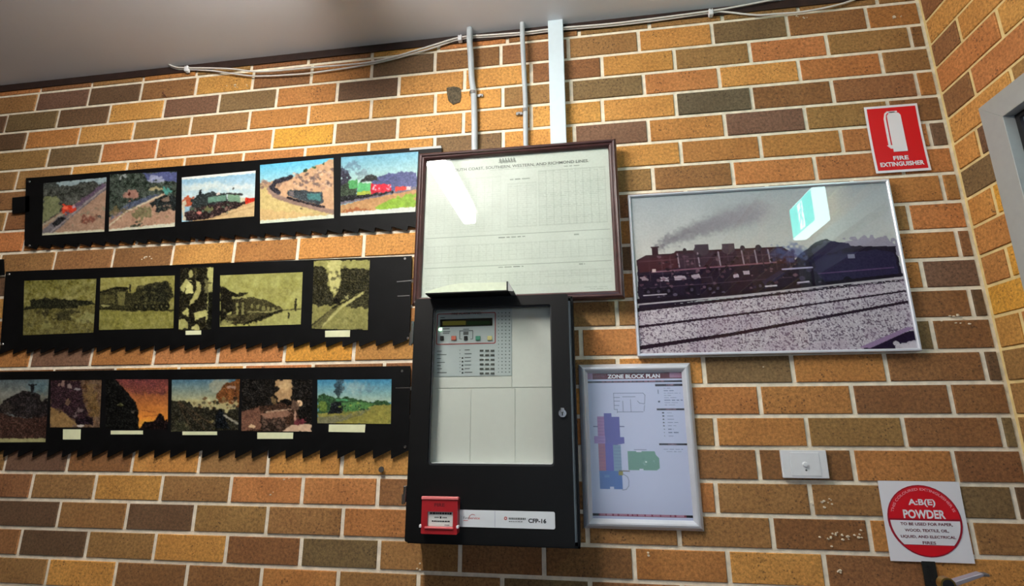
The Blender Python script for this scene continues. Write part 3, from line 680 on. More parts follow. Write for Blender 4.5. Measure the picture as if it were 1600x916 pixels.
def B4():
    p = P(128, 80, (172, 168, 96), 14); p.grad((160,158,92),(176,172,100),0,1).mott(12, 10).ell(.68,.38,.18,.12,(140,136,78),.6,.06,.8)
    p.poly([(0,.2),(.26,.4),(.3,.55),(.1,.75),(0,.98)], (22,20,14), 1, .01).poly([(.3,.42),(.55,.5),(.78,.68),(.76,.74),(.5,.9),(.3,.95),(.2,.9)], (62,58,36), 1, .01)
    p.poly([(.16,.46),(.3,.42),(.32,.95),(.1,.95),(.06,.8),(.16,.75)], (44,40,26), 1, .015).rect(.15,.42,.33,.47,(170,166,104),.9,.01).rect(.2,.54,.23,.78,(150,146,92)).rect(.27,.54,.3,.78,(130,126,80)).ell(.28,.38,.05,.03,(30,28,18),1,.02)
    for x, y in ((.38,.58),(.45,.6),(.52,.62),(.58,.64),(.64,.66)): p.rect(x,y,x+.035,y+.08,(150,146,92),.8)
    p.poly([(.45,.96),(.78,.73),(1,.72),(1,1),(.45,1)], (168,166,100)).line([(.35,.72),(.6,.74),(.76,.7)], .007, (150,146,94)).line([(.3,.95),(.76,.72)], .014, (24,22,14))
    p.rect(.915,.5,.935,.74,(30,28,18)).rect(.84,.76,.855,.88,(40,38,24)).line([(.78,.72),(1,.7)], .006, (70,66,44)).ell(.08,.92,.07,.05,(140,136,84),.8,.03).ell(.15,.8,.05,.05,(110,104,64),.7,.04)
    return p.mott(8, 2).spots(30,(0,.6,.6,.98),.012,[(140,136,90),(20,18,12)],.6)
def B5():
    p = P(88, 106, (44, 42, 28), 15); p.mott(16, 3).poly([(0,0),(1,0),(1,.16),(.8,.13),(.45,.12),(.5,.3),(.42,.5),(.38,.54),(.28,.38),(.25,.2),(.15,.08),(0,.1)], (158,154,92), 1, .02)
    p.poly([(.25,0),(.5,.0),(.5,.3),(.4,.52),(.3,.38)], (196,190,124), 1, .03).poly([(0,.66),(.3,.66),(.5,.6),(.9,.46),(1,.66),(1,1),(0,1)], (142,138,82), 1, .02)
    p.poly([(.66,.56),(.95,.46),(1,.5),(1,.7),(.6,.68)], (54,52,34), 1, .02).line([(.0,.95),(.4,.68),(.85,.48)], .012, (24,22,14)).line([(.14,.99),(.55,.66),(.88,.48)], .02, (186,180,118)).line([(.05,.97),(.45,.68)], .01, (60,56,36)).poly([(.0,.96),(.3,.72),(.42,.7),(.15,1)], (96,92,58), .8, .01)
    p.ell(.44,.6,.06,.05,(20,18,14),1,.02).ell(.6,.53,.05,.02,(150,146,100),1,.02).spots(40,(0,.1,1,.5),.03,[(26,26,18),(64,60,42)],.5).spots(25,(.4,.7,1,.98),.03,[(120,116,70),(160,156,98)],.5)
    return p.mott(8, 2)
def C1():
    p = P(78, 98, (104, 110, 108), 21); p.grad((96,108,112),(132,126,104),0,.45).mott(10, 12).ell(.3,.25,.4,.08,(150,150,140),.6,.06,.8).ell(.8,.12,.2,.1,(80,110,120),.6,.05,.8)
    p.poly([(0,.5),(.25,.58),(.6,.62),(1,.58),(1,1),(0,1)], (58,40,34)); p.poly([(0,.5),(.12,.34),(.3,.24),(.5,.18),(.62,.22),(.82,.22),(.86,.36),(1,.28),(1,.6),(.6,.62),(.3,.56)], (30,26,26), 1, .02)
    p.poly([(.64,.08),(.73,.08),(.7,.22),(.66,.22)], (18,18,20)).rect(.61,.07,.76,.1,(18,18,20)).ell(.2,.46,.1,.1,(50,44,40),.8,.03).ell(.66,.4,.12,.12,(44,40,40),.8,.03)
    for a, b in ((.1,1.0),(.35,.95),(.6,.95),(.95,.95)): p.line([(a * .3,.62),(a, b)], .008, (96,72,62), .8)
    return p.spots(25,(.1,.3,.95,.6),.02,[(60,52,46),(18,16,18)],.6).mott(7, 2).rect(0,.935,1,1,(170,166,118))
def C2():
    p = P(80, 76, (96, 74, 56), 22); p.mott(24, 7).mott(16, 2).poly([(.0,.0),(.6,0),(.66,.5),(.8,.75),(.85,.9),(.55,.9),(.2,.62),(0,.6)], (44,30,34), 1, .03)
    p.ell(.22,.08,.06,.08,(160,130,116),.8,.04).ell(.38,.12,.05,.05,(170,150,140),.8,.04).ell(.52,.18,.05,.05,(150,146,146),.9,.04).ell(.34,.46,.05,.06,(130,104,80),.7,.04)
    p.poly([(0,.6),(.25,.68),(.55,.93),(.4,1),(0,1)], (146,116,74), 1, .04).ell(.78,.25,.1,.2,(130,106,66),.6,.08).ell(.88,.55,.1,.25,(110,86,44),.6,.08)
    for c in ((.55,.68),(.6,.62),(.48,.74)): p.ell(c[0],c[1],.05,.03,(140,124,120),.7,.04)
    return p.poly([(.5,.8),(.85,.78),(.85,.93),(.52,.93)], (20,14,18), 1, .02).ell(.62,.96,.07,.03,(210,200,190)).mott(8, 2)
def C3():
    p = P(98, 78, (10, 9, 8), 23)
    p.poly([(.16,0),(1,0),(1,.85),(.9,.84),(.6,.95),(.54,.98),(.5,.55),(.45,.42)], (120,62,50))
    t = np.clip(p.Y / .8, 0, 1)[..., None]; s = np.array([92, 50, 50.]) * (1 - t) + np.array([232, 146, 60.]) * t
    m = (p.a[..., 0] > 100)[..., None]; p.a = np.where(m, s, p.a)
    p.poly([(.2,.0),(1,.0),(1,.28),(.45,.3)], (112,58,56), .6, .05); p.ell(.66,.9,.12,.1,(244,180,70),.7,.03,.9)
    p.line([(.58,.62),(.8,.66)], .008, (130,70,40), .7).line([(.6,.74),(.85,.72)], .008, (150,80,40), .7).spots(14,(.3,.02,.98,.3),.05,[(86,46,52),(140,74,66)],.4)
    p.poly([(0,0),(.16,0),(.48,.46),(.52,.6),(.54,1),(0,1)], (12,12,11)).poly([(.54,1),(.62,.86),(.78,.84),(.84,.7),(.88,.67),(.93,.74),(.94,.82),(1,.8),(1,1)], (14,10,10), 1, .01)
    return p.ell(.22,.53,.05,.03,(70,70,40),.8,.04).ell(.27,.51,.03,.02,(120,120,80),.8,.03).ell(.20,.51,.012,.01,(150,150,120)).ell(.45,.64,.04,.022,(96,88,76),.8,.03)
def C4():
    p = P(107, 80, (40, 40, 32), 24); p.grad((80,116,136),(176,172,130),0,.42).poly([(0,.4),(.3,.42),(.6,.56),(1,.6),(1,1),(0,1)], (36,34,26), 1, .01).mott(12, 4)
    p.ell(.7,.12,.14,.14,(160,158,134),.8,.05,.7).poly([(.78,.08),(1,0),(1,.55),(.72,.5),(.66,.3)], (104,64,34), 1, .02).rect(.80,.13,.93,.19,(176,150,136),.8,.02).rect(.74,.40,.98,.44,(180,160,130),.7,.02).rect(.92,.2,.95,.5,(74,44,28),.8).rect(.84,.2,.87,.5,(140,86,44),.8)
    p.poly([(.22,.36),(.6,.44),(1,.46),(.98,.55),(.85,.64),(.6,.56),(.3,.5)], (190,180,130), .9, .05).spots(30,(.3,.36,.98,.58),.025,[(120,110,70),(40,36,28),(214,206,160),(90,60,34)],.7)
    for a in (.3,.5,.7): p.line([(.1,.42),(a,.95)], .01, (66,52,38), .7)
    p.poly([(.66,.95),(.66,.68),(.7,.58),(.76,.6),(.86,.95)], (14,16,18), 1, .02).line([(.78,.7),(1,.88)], .016, (150,146,130)).poly([(.06,.8),(.24,.8),(.28,1),(.02,1)], (58,58,42), .8, .03).ell(.61,.82,.025,.03,(130,120,80))
    return p.spots(30,(0,.45,.6,.95),.02,[(70,60,46),(24,24,18),(90,76,50)],.5).mott(7, 2)
def C5():
    p = P(111, 82, (22, 20, 18), 25); p.mott(8, 8)
    p.poly([(.5,0),(.72,0),(.7,.2),(.68,.42),(.56,.48),(.5,.3)], (196,158,112), .9, .05).ell(.46,.42,.03,.08,(130,106,70),.8,.04).ell(.62,.12,.07,.1,(222,190,140),.7,.05,.8)
    p.poly([(0,.62),(.2,.54),(.5,.48),(.62,.4),(.72,.42),(.78,.5),(.82,.8),(.7,1),(0,1)], (60,42,32), 1, .015).poly([(.55,.44),(.62,.36),(.72,.42),(.7,.5)], (16,14,12))
    p.poly([(0,.62),(.25,.55),(.28,.95),(0,1)], (112,78,62), 1, .02).poly([(.28,.66),(.65,.58),(.72,.66),(.62,.72),(.32,.76)], (156,116,94), .9, .02).line([(.35,.63),(.7,.57)], .008, (220,190,160), .8)
    p.poly([(.3,.78),(.62,.72),(.62,.96),(.28,1)], (46,36,30), 1, .02).spots(50,(.28,.72,.66,.98),.02,[(120,96,80),(26,20,18),(90,66,54)],.7)
    p.ell(.82,.46,.045,.06,(244,206,160)).ell(.76,.5,.05,.1,(110,86,70),.8,.03).rect(.745,.6,.775,.85,(190,150,126)).poly([(.6,.98),(.72,.86),(.98,.84),(1,1),(.6,1)], (214,180,150), 1, .02).ell(.84,.8,.1,.05,(110,50,56),.9,.05)
    return p.ell(.15,.9,.05,.03,(220,190,150),1,.02).mott(8, 2)
def C6():
    p = P(116, 70, (100, 150, 170), 26); p.grad((70,140,176),(176,198,176),0,.5).ell(.3,.12,.05,.16,(50,66,74),.8,.04).ell(.28,.3,.04,.2,(40,50,56),.8,.03).ell(.5,.18,.12,.12,(170,186,180),.6,.08,.8).ell(.7,.2,.1,.1,(110,140,150),.6,.08,.8)
    p.poly([(0,.36),(.12,.32),(.25,.42),(.4,.4),(.55,.45),(.7,.5),(.88,.48),(1,.55),(1,.66),(0,.8)], (52,82,52), 1, .03).poly([(0,.78),(.4,.72),(.7,.6),(1,.56),(1,1),(0,1)], (150,144,72), 1, .01)
    p.poly([(0,.85),(.4,.8),(.75,.64),(.6,.8),(.2,1),(0,1)], (120,118,98), .8, .01).poly([(.2,.52),(.34,.5),(.34,.76),(.14,.78)], (22,24,26), 1, .015).poly([(.34,.52),(.6,.5),(.76,.55),(.7,.66),(.36,.76)], (84,130,74), 1, .015).ell(.33,.46,.1,.03,(90,160,110),.9,.02)
    p.ell(.08,.62,.07,.1,(110,130,56),.8,.04).spots(30,(.3,.5,.75,.7),.016,[(150,170,80),(30,40,32),(60,90,60)],.8)
    return p.spots(40,(.3,.7,1,.98),.02,[(130,120,60),(170,160,84),(110,110,56)],.5).mott(8, 2)

# ------------------------------------------------------------------ saw blades carrying the photographs
SD0, SD1 = .0065, .0100
def saw(label, top, base, nteeth, hgt, mirror, photos, caps, rivets, slots, extra):
    "top: left,right px ; base: left,right px of the tooth gullets"
    (x0, z0), (x1, z1) = at(*top[0], SD1), at(*top[1], SD1)
    (bx0, bz0), (bx1, bz1) = at(*base[0], SD1), at(*base[1], SD1)
    pts = [(bx0, bz0), (x0, z0), (x1, z1), (bx1, bz1)]
    dx = (bx0 - bx1) / nteeth; dz = (bz0 - bz1) / nteeth
    for i in range(nteeth):
        ax, az = bx1 + dx * i, bz1 + dz * i; ex_, ez = ax + dx, az + dz
        if mirror: pts += [(ax + dx * .06, az - hgt)]                       # tip at the right end of the pitch
        else: pts += [(ax + dx * .96, az - hgt)]
        if i < nteeth - 1: pts += [(ex_, ez)]
    bm = bmesh.new(); prism(bm, pts, SD0, SD1)
    root = finish('saw_blade', bm, M_BLADE); bmesh_tri(root)
    for f, cs, lb in photos: print_obj('photograph', f(), quad(cs, SD1 + .0008), SD1 + .0008, M_PRINT, root, lb, PG)
    for c in caps: prismo('caption_card', M_CARD, quad(c, SD1 + .001), SD1, SD1 + .0012, root)
    for x, y in rivets:
        px, pz = at(x, y, SD1); cylo('rivet', M_STEEL, (px, -SD1 + .001, pz), (px, -SD1 - .002, pz), .0055, root, 12, .004)
    for (xa, ya), (xb, yb) in slots:
        a, b = at(xa, ya, SD1), at(xb, yb, SD1); h = .0016
        prismo('slot_mark', M_STEEL, [(a[0], a[1] - h), (b[0], b[1] - h), (b[0], b[1] + h), (a[0], a[1] + h)], SD1 - .001, SD1 + .0006, root)
    for x in (.12, .88):                                                     # stand-off blocks behind the blade
        cx = x0 + (x1 - x0) * x; cz = (z0 + bz0) / 2 + ((z1 + bz1) / 2 - (z0 + bz0) / 2) * x
        boxo('standoff', M_BLADE, (cx - .02, cx + .02, -SD0, -.0012, cz - .02, cz + .02), root)
    for nm, mt, q, a, b in extra: prismo(nm, mt, q, a, b, root)
    return thing(root, label, 'saw blade', 'old saw blades mounting railway photographs')
def bmesh_tri(o):
    bm = bmesh.new(); bm.from_mesh(o.data); bmesh.ops.triangulate(bm, faces=[f for f in bm.faces if len(f.verts) > 4]); bm.to_mesh(o.data); bm.free()
PG = 0.80
saw('topmost black toothed saw blade with five colour train photographs',
    ((40.5,278.5),(690,227.5)), ((38,384),(690,350)), 28, .0175, True,
    [(A1, [(68,286.5),(166.5,277),(163,362),(66,368)], 'colour print of a red locomotive on a curving hillside track'),
     (A2, [(172,273),(276.5,267.7),(273,354),(170,361.6)], 'colour print of a dark wooded valley with a white track'),
     (A3, [(284,277.5),(399.4,266.6),(397,338),(284,347)], 'colour print of a green steam engine under blue sky'),
     (A4, [(406.4,258),(521,247),(521.7,341),(406.4,349.6)], 'colour print of a long train curving through sandy desert'),
     (A5, [(533,245.9),(653.5,237),(649,331),(532,337.6)], 'colour print of green and red diesel engines and carriages')],
    [], [(46,284),(46,384)], [],
    [('tang', M_BLADE, quad([(19,309),(46,306),(46,331),(19,334)], SD1), SD0, SD1),
     ('edge_or_glint_strip', M_GREYALU, quad([(640,231.6),(689,227.8),(690,231.4),(640,235.0)], SD1), SD1 - .001, SD1 + .001)])  # pale grey strip paints in the lamp's glint on the blade's top edge
saw('middle black toothed saw blade with five sepia railway photographs',
    ((9,424.5),(643,400)), ((0,545),(640,530)), 27, .0200, False,
    [(B1, [(38,439),(150.7,435.7),(146,519.8),(36,524)], 'sepia print of a derailed train and scattered wreckage'),
     (B2, [(157,434.6),(273,430.7),(270.8,513),(154.6,515.8)], 'sepia print of a carriage and steam engine side by side'),
     (B3, [(282,419),(333.5,417),(330,515),(279,517.5)], 'narrow sepia print of a person in white shirt and waistcoat'),
     (B4, [(344,430.5),(473,425.4),(469.8,507),(343.5,511)], 'sepia print of passenger carriages leaving a station'),
     (B5, [(490.5,407.3),(578,405.8),(574.6,515.8),(486.8,513.7)], 'upright sepia print of smoke above a forest railway line')],
    [[(290,517),(314,516.5),(314,523),(290,523.5)], [(508,517),(547,516),(546.5,526.5),(508,527)]],
    [(633,404.5),(637.5,528.5),(14,429),(4,538)], [((620,440.5),(643,438.5)),((621,463),(640,462))],
    [('tang', M_BLADE, quad([(-14,406),(5,405),(6,430),(-14,431)], SD1), SD0, SD1)])
saw('lowest black toothed saw blade with six captioned train photographs',
    ((-60,582),(641,572)), ((-60,702),(639,703.5)), 28, .0255, False,
    [(C1, [(-4,594),(76.4,593),(71,691),(-4,691.5)], 'colour print of a tall-chimneyed engine beside wide tracks'),
     (C2, [(79.7,595),(159,594),(155.5,668),(78,668)], 'colour print of wrecked machinery in brown tones'),
     (C3, [(165,593),(263,593),(262,671),(165,670)], 'print of a dark train silhouetted against orange sunset'),
     (C4, [(268.6,593.8),(374.8,592.8),(372,672),(267,675)], 'print of a busy rail yard under blue sky'),
     (C5, [(378,592.8),(488,593.8),(487,674.7),(377,673.6)], 'night print of a floodlit steam locomotive'),
     (C6, [(496,593.8),(611.7,592.8),(610.6,662.6),(496,661.5)], 'colour print of green carriages crossing dry grassland')],
    [[(98.5,671),(125.8,671),(125.3,687),(98.2,687)], [(173,673),(223,673),(223,679),(173,679)], [(285,674.5),(339,674.5),(339,680),(285,680)],
     [(402,676),(458,676),(457.5,686),(402,686)], [(514,663.5),(571,663.5),(570,676),(513.5,675)]],
    [(628.5,580),(633,699)], [((618,606.5),(641,606))], [])

# ------------------------------------------------------------------ conduits, trunking, cables
def conduit(label, pts, r, clip, side):
    root = empty('conduit'); d = .0035 + r
    P_ = [at(x, y, d + r) for x, y in pts]
    dt = .0212 + r; kz = P_[1][1]
    path = [(P_[0][0], -dt, CEIL + .02), (P_[0][0], -dt, 2.72), (P_[1][0], -dt, kz + .03), (P_[1][0] + .001, -d, kz - .05)] + [(a, -d, b) for a, b in P_[2:]] + [(P_[-1][0] + .004, -d, 1.80)]
    tube('pipe', M_PVC, path, r, root, 14, 4)
    cx, cz = at(*clip, d)
    bm = bmesh.new(); cyl(bm, (cx, -d, cz - .006), (cx, -d, cz + .006), r + .0018, None, 14); finish('saddle', bm, M_STEEL, root)
    s = side
    boxo('saddle_tab', M_STEEL, (min(cx + s * r, cx + s * (r + .024)), max(cx + s * r, cx + s * (r + .024)), -.007, -.0013, cz - .011, cz + .001), root, .001)
    cylo('screw', M_STEEL, (cx + s * (r + .014), -.003, cz - .005), (cx + s * (r + .014), -.011, cz - .005), .004, root, 10)
    return thing(root, label, 'conduit', None)
conduit('thicker grey conduit pipe left of white trunking', [(735,42),(736,100),(739.5,150),(740.5,228)], .0108, (739,146), 1)
conduit('thin grey conduit pipe just beside the white trunking', [(816.5,30),(818,100),(820.5,160),(821,222)], .0085, (820.5,173), -1)
tx0 = at(857.5, 100, .03)[0]; tx1 = at(881.5, 100, .03)[0]
tr = boxo('trunking', M_TRUNK, (tx0, tx1, -.030, -.0013, 1.80, CEIL), None, .0015)
thing(tr, 'broad white vertical cable trunking running up to the ceiling', 'trunking')

def c3(pts, CD): return [(at(x, y, CD)[0], -CD, at(x, y, CD)[1]) for x, y in pts]
def off(pts, dx, dz, dy=0.0): return [(x + dx, y + dy, z + dz) for x, y, z in pts]
A_ = [(253,93.5),(262,100),(275,105),(291,106),(357,107.4),(407,112),(487,105.5),(583,96.4),(660,75.8),(718,58.5),(760,55),(815,51),(856,46),(883,43),(951,37.5),(1026,28.5),(1111,17),(1150,10.5),(1200,1),(1240,-8)]
B_ = [(257,97),(266,104),(278,108),(291,108.5),(330,110.5),(357,114.3),(399,119),(454,117),(495,113),(583,99.5),(660,79.9),(718,61.5),(760,57.8),(815,54),(856,49),(883,46),(951,40.5),(1026,32),(1111,20),(1130,18.5),(1181,23.5),(1215,21.5),(1250,19),(1290,12),(1322,4),(1345,-5)]
ca = tube('cable', M_CABLE, c3(A_, .0170), .0032, None, 7, 5)
thing(ca, 'upper white cable draped along the top of the wall', 'cable', 'white cables under the ceiling')
cb = tube('cable', M_CABLE, c3(B_, .0095), .0032, None, 7, 5)
thing(cb, 'lower white cable sagging away from the timber trim at left', 'cable', 'white cables under the ceiling')
for (x, y), w, lb_ in (((291,107), 0, 'white cable clip at the left end of the cables'), ((718.5,59), 1, 'white cable clip just left of the thicker conduit'), ((1111,18.5), 2, 'white cable clip at upper right where the cables part')):
    cx, cz = at(x, y, .02); root = empty('cable_clip')
    boxo('clip_body', M_WHITE, (cx - .007, cx + .007, -.0235, -.0058, cz - .012, cz + .012), root, .002)
    cylo('nail_head', M_STEEL, (cx, -.0225, cz + .009), (cx, -.0252, cz + .009), .003, root, 8)
    thing(root, lb_, 'cable clip')
px_, pz_ = at(598, 734)
na = empty('nail')
cylo('shank', M_STEEL, (px_, .01, pz_), (px_, -.010, pz_ + .001), .002, na, 8)
cylo('head', M_STEEL, (px_, -.009, pz_ + .001), (px_, -.012, pz_ + .0015), .0085, na, 14)
thing(na, 'round pale nail head in the brick under the lowest saw blade', 'nail')

M_RUST = plain('rust', (92, 52, 26), 0.8, noise=0.4, nscale=300)
nx, nz_ = at(259, 150)
n2 = empty('nail')
cylo('shank', M_RUST, (nx, .01, nz_ - .006), (nx + .002, -.016, nz_ + .002), .0022, n2, 8)
cylo('head', M_RUST, (nx + .002, -.015, nz_ + .002), (nx + .002, -.018, nz_ + .003), .0045, n2, 10)
thing(n2, 'bent rusty nail in the mortar joint below the left end of the cables', 'nail')
tube('cut_end', M_INK, [(ca.data.vertices[0].co.x - .008, -.0170, ca.data.vertices[0].co.z + .002), (ca.data.vertices[0].co.x + .004, -.0170, ca.data.vertices[0].co.z - .001)], .0042, ca, 8, 2)

# ------------------------------------------------------------------ framed timetable
TF = .0560
c = [at(*q, TF) for q in ((653.8,238),(962.4,214.7),(977,465.5),(641.5,476.6))]
X0, X1 = (c[0][0] + c[3][0]) / 2, (c[1][0] + c[2][0]) / 2; ZT, ZB = (c[0][1] + c[1][1]) / 2, (c[2][1] + c[3][1]) / 2
tt = empty('framed_timetable')
fwid = .0255
frameo('frame', M_TIMBER, (X0, X1, ZB, ZT), [(0, .034), (0, .046), (.003, .052), (.008, .0555), (.012, .0545), (.015, .050), (.0185, .051), (.022, .0485), (fwid, .043), (fwid, .034)], tt)
p = Pic(400, 320, (190, 199, 189), 40); rw = p.r
p.mott(5, 40).mott(4, 2)
ink = (112, 122, 112)
p.text(.36,.108,.70,.006,(120,130,120),.6,.03).text(.76,.115,.84,.008,ink,.8,.03).text(.47,.185,.58,.008,ink,.8,.03)
def table(x0, y0, x1, y1, cols, rows, al):
    p.line([(x0,y0),(x1,y0)], .0012, ink, al); p.line([(x0,y1),(x1,y1)], .0012, ink, al)
    for c_ in np.linspace(x0, x1, cols + 1): p.line([(c_, y0), (c_, y1)], .0010, ink, al * .8)
    for r_ in range(rows):
        y = y0 + (y1 - y0) * (r_ + .35) / rows; al_ = al * .9
        p.text(x0 + .002, y, x1 - .002, (y1 - y0) / rows * .32, ink, al_ * .75, (x1 - x0) / cols * .9)
table(.03,.16,.42,.55,9,26,.15); table(.46,.22,.61,.53,3,22,.26); table(.625,.14,.97,.53,9,30,.34)
p.line([(.02,.58),(.98,.58)],.0014,ink,.7); table(.03,.64,.98,.755,24,8,.2)
p.line([(.02,.79),(.98,.79)],.0014,ink,.7); table(.03,.84,.98,.93,24,6,.19)
p.text(.41,.597,.55,.007,(96,104,96),.8,.03).text(.80,.60,.83,.008,ink,.8,.02).text(.41,.80,.54,.007,(96,104,96),.8,.03).text(.82,.80,.85,.008,ink,.8,.02).text(.84,.955,.96,.005,ink,.6,.03).text(.87,.968,.96,.005,ink,.6,.03)
for s_ in range(26):                                    # engraved crest
    p.line([(.41 + s_ * .0036, (.056 - .030 * abs(math.sin(s_ * .75)))), (.414 + s_ * .0036, .058)], .0016, (84,92,84), .8)
p.text(.42,.062,.505,.005,(84,92,84),.8,.02)
px0, px1, pz0, pz1 = X0 + fwid - .004, X1 - fwid + .004, ZB + fwid - .004, ZT - fwid + .004
print_obj('timetable_sheet', p, [(px0, pz1), (px1, pz1), (px1, pz0), (px0, pz0)], .0362, M_PAPER, tt)
bm = bmesh.new(); box(bm, X0 + .004, X1 - .004, -.0358, -.0325, ZB + .004, ZT - .004); finish('backing_board', bm, M_TRIM, tt)
W_, H_ = px1 - px0, pz1 - pz0
letters('lettering', 'SOUTH COAST, SOUTHERN, WESTERN, AND RICHMOND LINES.', plain('timetable_ink', (92, 100, 92), .7), px0 + .15 * W_, px0 + .89 * W_, pz1 - .103 * H_, pz1 - .078 * H_, .0368, tt, .012)
boxo('glass', M_GLASS, (X0 + fwid - .003, X1 - fwid + .003, -.0415, -.0395, ZB + fwid - .003, ZT - fwid + .003), tt)
for sx in (X0 + .015, ):
    cylo('corner_pin', M_CHROME, (sx, -.046, ZB + .004), (sx, -.0565, ZB + .004), .005, tt, 10)
thing(tt, 'large brown-framed railway timetable sheet behind glass above the black cabinet', 'framed timetable')

# ------------------------------------------------------------------ large framed locomotive photograph
BF = .022
c = [at(*q, BF) for q in ((980.3,304),(1393,279.6),(1438,547.7),(997.5,557.5))]
X0, X1 = (c[0][0] + c[3][0]) / 2, (c[1][0] + c[2][0]) / 2; ZT, ZB = (c[0][1] + c[1][1]) / 2, (c[2][1] + c[3][1]) / 2
bp_ = empty('framed_photograph')
frameo('frame', M_ALU, (X0, X1, ZB, ZT), [(0, .0013), (0, .020), (.0015, .022), (.0055, .022), (.008, .019), (.008, .0013)], bp_)
p = Pic(480, 318, (176, 178, 180), 60)
p.grad((168, 176, 182), (202, 200, 192), 0, .5).mott(5, 60)
for i in range(46):                                   # smoke plume
    t = i / 45; x = .10 + .42 * t; y = .335 - .20 * t ** .8 + .02 * math.sin(i)
    p.ell(x, y, .012 + .035 * t, .02 + .045 * t, (112 + 40 * t, 108 + 40 * t, 116 + 40 * t), .42 - .25 * t, .02, .9)
p.poly([(.70,.42),(.80,.36),(.9,.33),(1,.36),(1,.5),(.7,.5)], (150,142,160), .9, .02)
p.poly([(0,.72),(.3,.69),(1,.55),(1,1),(0,1)], (188, 178, 188))
D1 = (46, 30, 40); D2 = (34, 24, 42)
p.poly([(.01,.42),(.05,.39),(.16,.385),(.17,.37),(.36,.375),(.58,.375),(.62,.42),(.62,.62),(.02,.66)], (58, 32, 38))
p.poly([(.01,.48),(.6,.48),(.7,.36),(.75,.34),(.82,.39),(.99,.40),(.995,.585),(.75,.63),(.4,.66),(.01,.73)], D2, 1, .004)
p.poly([(.02,.42),(.18,.39),(.18,.48),(.02,.5)], (68, 32, 38), 1).poly([(.18,.39),(.58,.385),(.58,.46),(.18,.48)], (60, 40, 52), 1)
p.rect(.075,.335,.10,.39,(52,28,34)).rect(.07,.335,.105,.345,(60,40,46)).ell(.27,.375,.03,.035,(72,58,66)).rect(.245,.335,.30,.37,(70,58,68)).ell(.375,.375,.026,.03,(80,66,74)).rect(.352,.34,.40,.37,(82,70,78)).ell(.205,.375,.008,.02,(50,36,40)).ell(.43,.375,.01,.02,(60,50,60)).ell(.49,.375,.012,.02,(60,50,60))
for x in (.175,.255,.335,.425,.475,.525): p.line([(x,.39),(x + .004,.475)], .0026, (176,164,176), .8)
p.line([(.07,.5),(.3,.485),(.55,.47)], .003, (150,104,118), .8)
for x, w, y in ((.10,.035,.535),(.155,.045,.53),(.225,.03,.525),(.385,.02,.53),(.42,.025,.515)): p.rect(x, y, x + w, y + .025, (196,180,190), .85, .004)
p.spots(160,(.02,.40,.62,.64),.006,[(96,66,78),(30,20,30),(120,92,104),(24,14,22)],.75).spots(50,(.02,.64,.75,.66),.006,[(20,14,24),(110,100,116)],.7).spots(60,(.62,.42,.98,.58),.008,[(56,48,82),(34,26,52),(84,74,104)],.6)
for x in (.06,.11,.145,.20,.24,.33,.37,.45,.50,.55,.60): p.line([(x,.40),(x + .002,.48 + .1 * p.r.rand())], .0011, (110,86,98), .6)
p.line([(.02,.43),(.18,.425),(.56,.42)], .0012, (120,90,104), .6).line([(.03,.6),(.3,.585),(.6,.565)], .0016, (88,68,84), .7).line([(.10,.66),(.10,.55),(.3,.545),(.31,.62)], .0014, (90,74,90), .6)
p.rect(.07,.48,.085,.5,(200,180,180)).rect(.02,.53,.05,.55,(170,150,160),.8,.01)
p.ell(.61,.42,.07,.045,(74,88,140),.7,.03,.8).poly([(.69,.44),(.92,.42),(.98,.44),(.985,.57),(.70,.62)], (42,34,66), 1, .003).poly([(.68,.4),(.74,.355),(.82,.365),(.83,.39),(.78,.42),(.7,.44)], (52,44,72), 1, .01)
p.poly([(.45,.62),(.56,.52),(.58,.54),(.5,.63)], (40,36,66)).line([(.57,.515),(.68,.51)], .003, (176,170,200)).line([(.7,.55),(.97,.53)], .002, (110,80,120), .8).rect(.815,.44,.84,.465,(150,150,170),.8)
for x in (.05,.09,.13,.22,.29,.32,.48,.52,.62,.66,.70,.80): p.ell(x,.625 - .03 * x,.016,.028,(22,16,28),.9).ell(x,.625 - .03 * x,.006,.01,(96,86,104),.7)
p.line([(.03,.645),(.12,.64)], .002, (196,186,196)).line([(.5,.615),(.54,.612)], .003, (206,200,206)).line([(.62,.60),(.66,.595)], .003, (190,180,200))
p.poly([(0,.665),(.4,.64),(1,.565),(1,.585),(.4,.665),(0,.70)], (30,20,34)).line([(0,.70),(.4,.665),(1,.59)], .003, (186,180,186)).poly([(0,.72),(.4,.675),(1,.60),(1,.612),(.4,.69),(0,.745)], (38,26,40))
g = p.nz(2.2); g2 = p.nz(1.6); inb = ((p.Y > .75 - .15 * p.X) & (p.Y < 1.1)).astype(float)
p.put(inb * (g > .62), (92, 74, 92), .8); p.put(inb * (g2 > .7), (226, 220, 226), .7); p.put(inb * (p.nz(24) > .6), (170, 146, 166), .25)
p.poly([(0,.83),(.5,.755),(1,.665),(1,.675),(.5,.767),(0,.845)], (44,26,42)).poly([(0,.95),(.35,.885),(1,.725),(1,.74),(.35,.905),(0,.975)], (40,22,38)).line([(0,.81),(.5,.737),(1,.655)], .003, (206,198,206), .6)
p.poly([(.82,.99),(.98,.90),(1,.90),(1,.975),(.94,1),(.8,1)], (34,18,46)).poly([(.80,.985),(.98,.875),(1,.885),(.84,.99)], (150,124,160)).spots(12,(.92,.96,1,1),.012,[(206,198,206)],.9)
p.mott(6, 2)
print_obj('print', p, [(X0 + .007, ZT - .007), (X1 - .007, ZT - .007), (X1 - .007, ZB + .007), (X0 + .007, ZB + .007)], .0145, M_PRINT, bp_, None, .95)
boxo('backing_board', M_TRIM, (X0 + .007, X1 - .007, -.0140, -.002, ZB + .007, ZT - .007), bp_)
boxo('glass', M_GLASS, (X0 + .0075, X1 - .0075, -.0185, -.0165, ZB + .0075, ZT - .0075), bp_)
thing(bp_, 'large silver-framed photograph of a black steam locomotive with smoke', 'framed photograph')

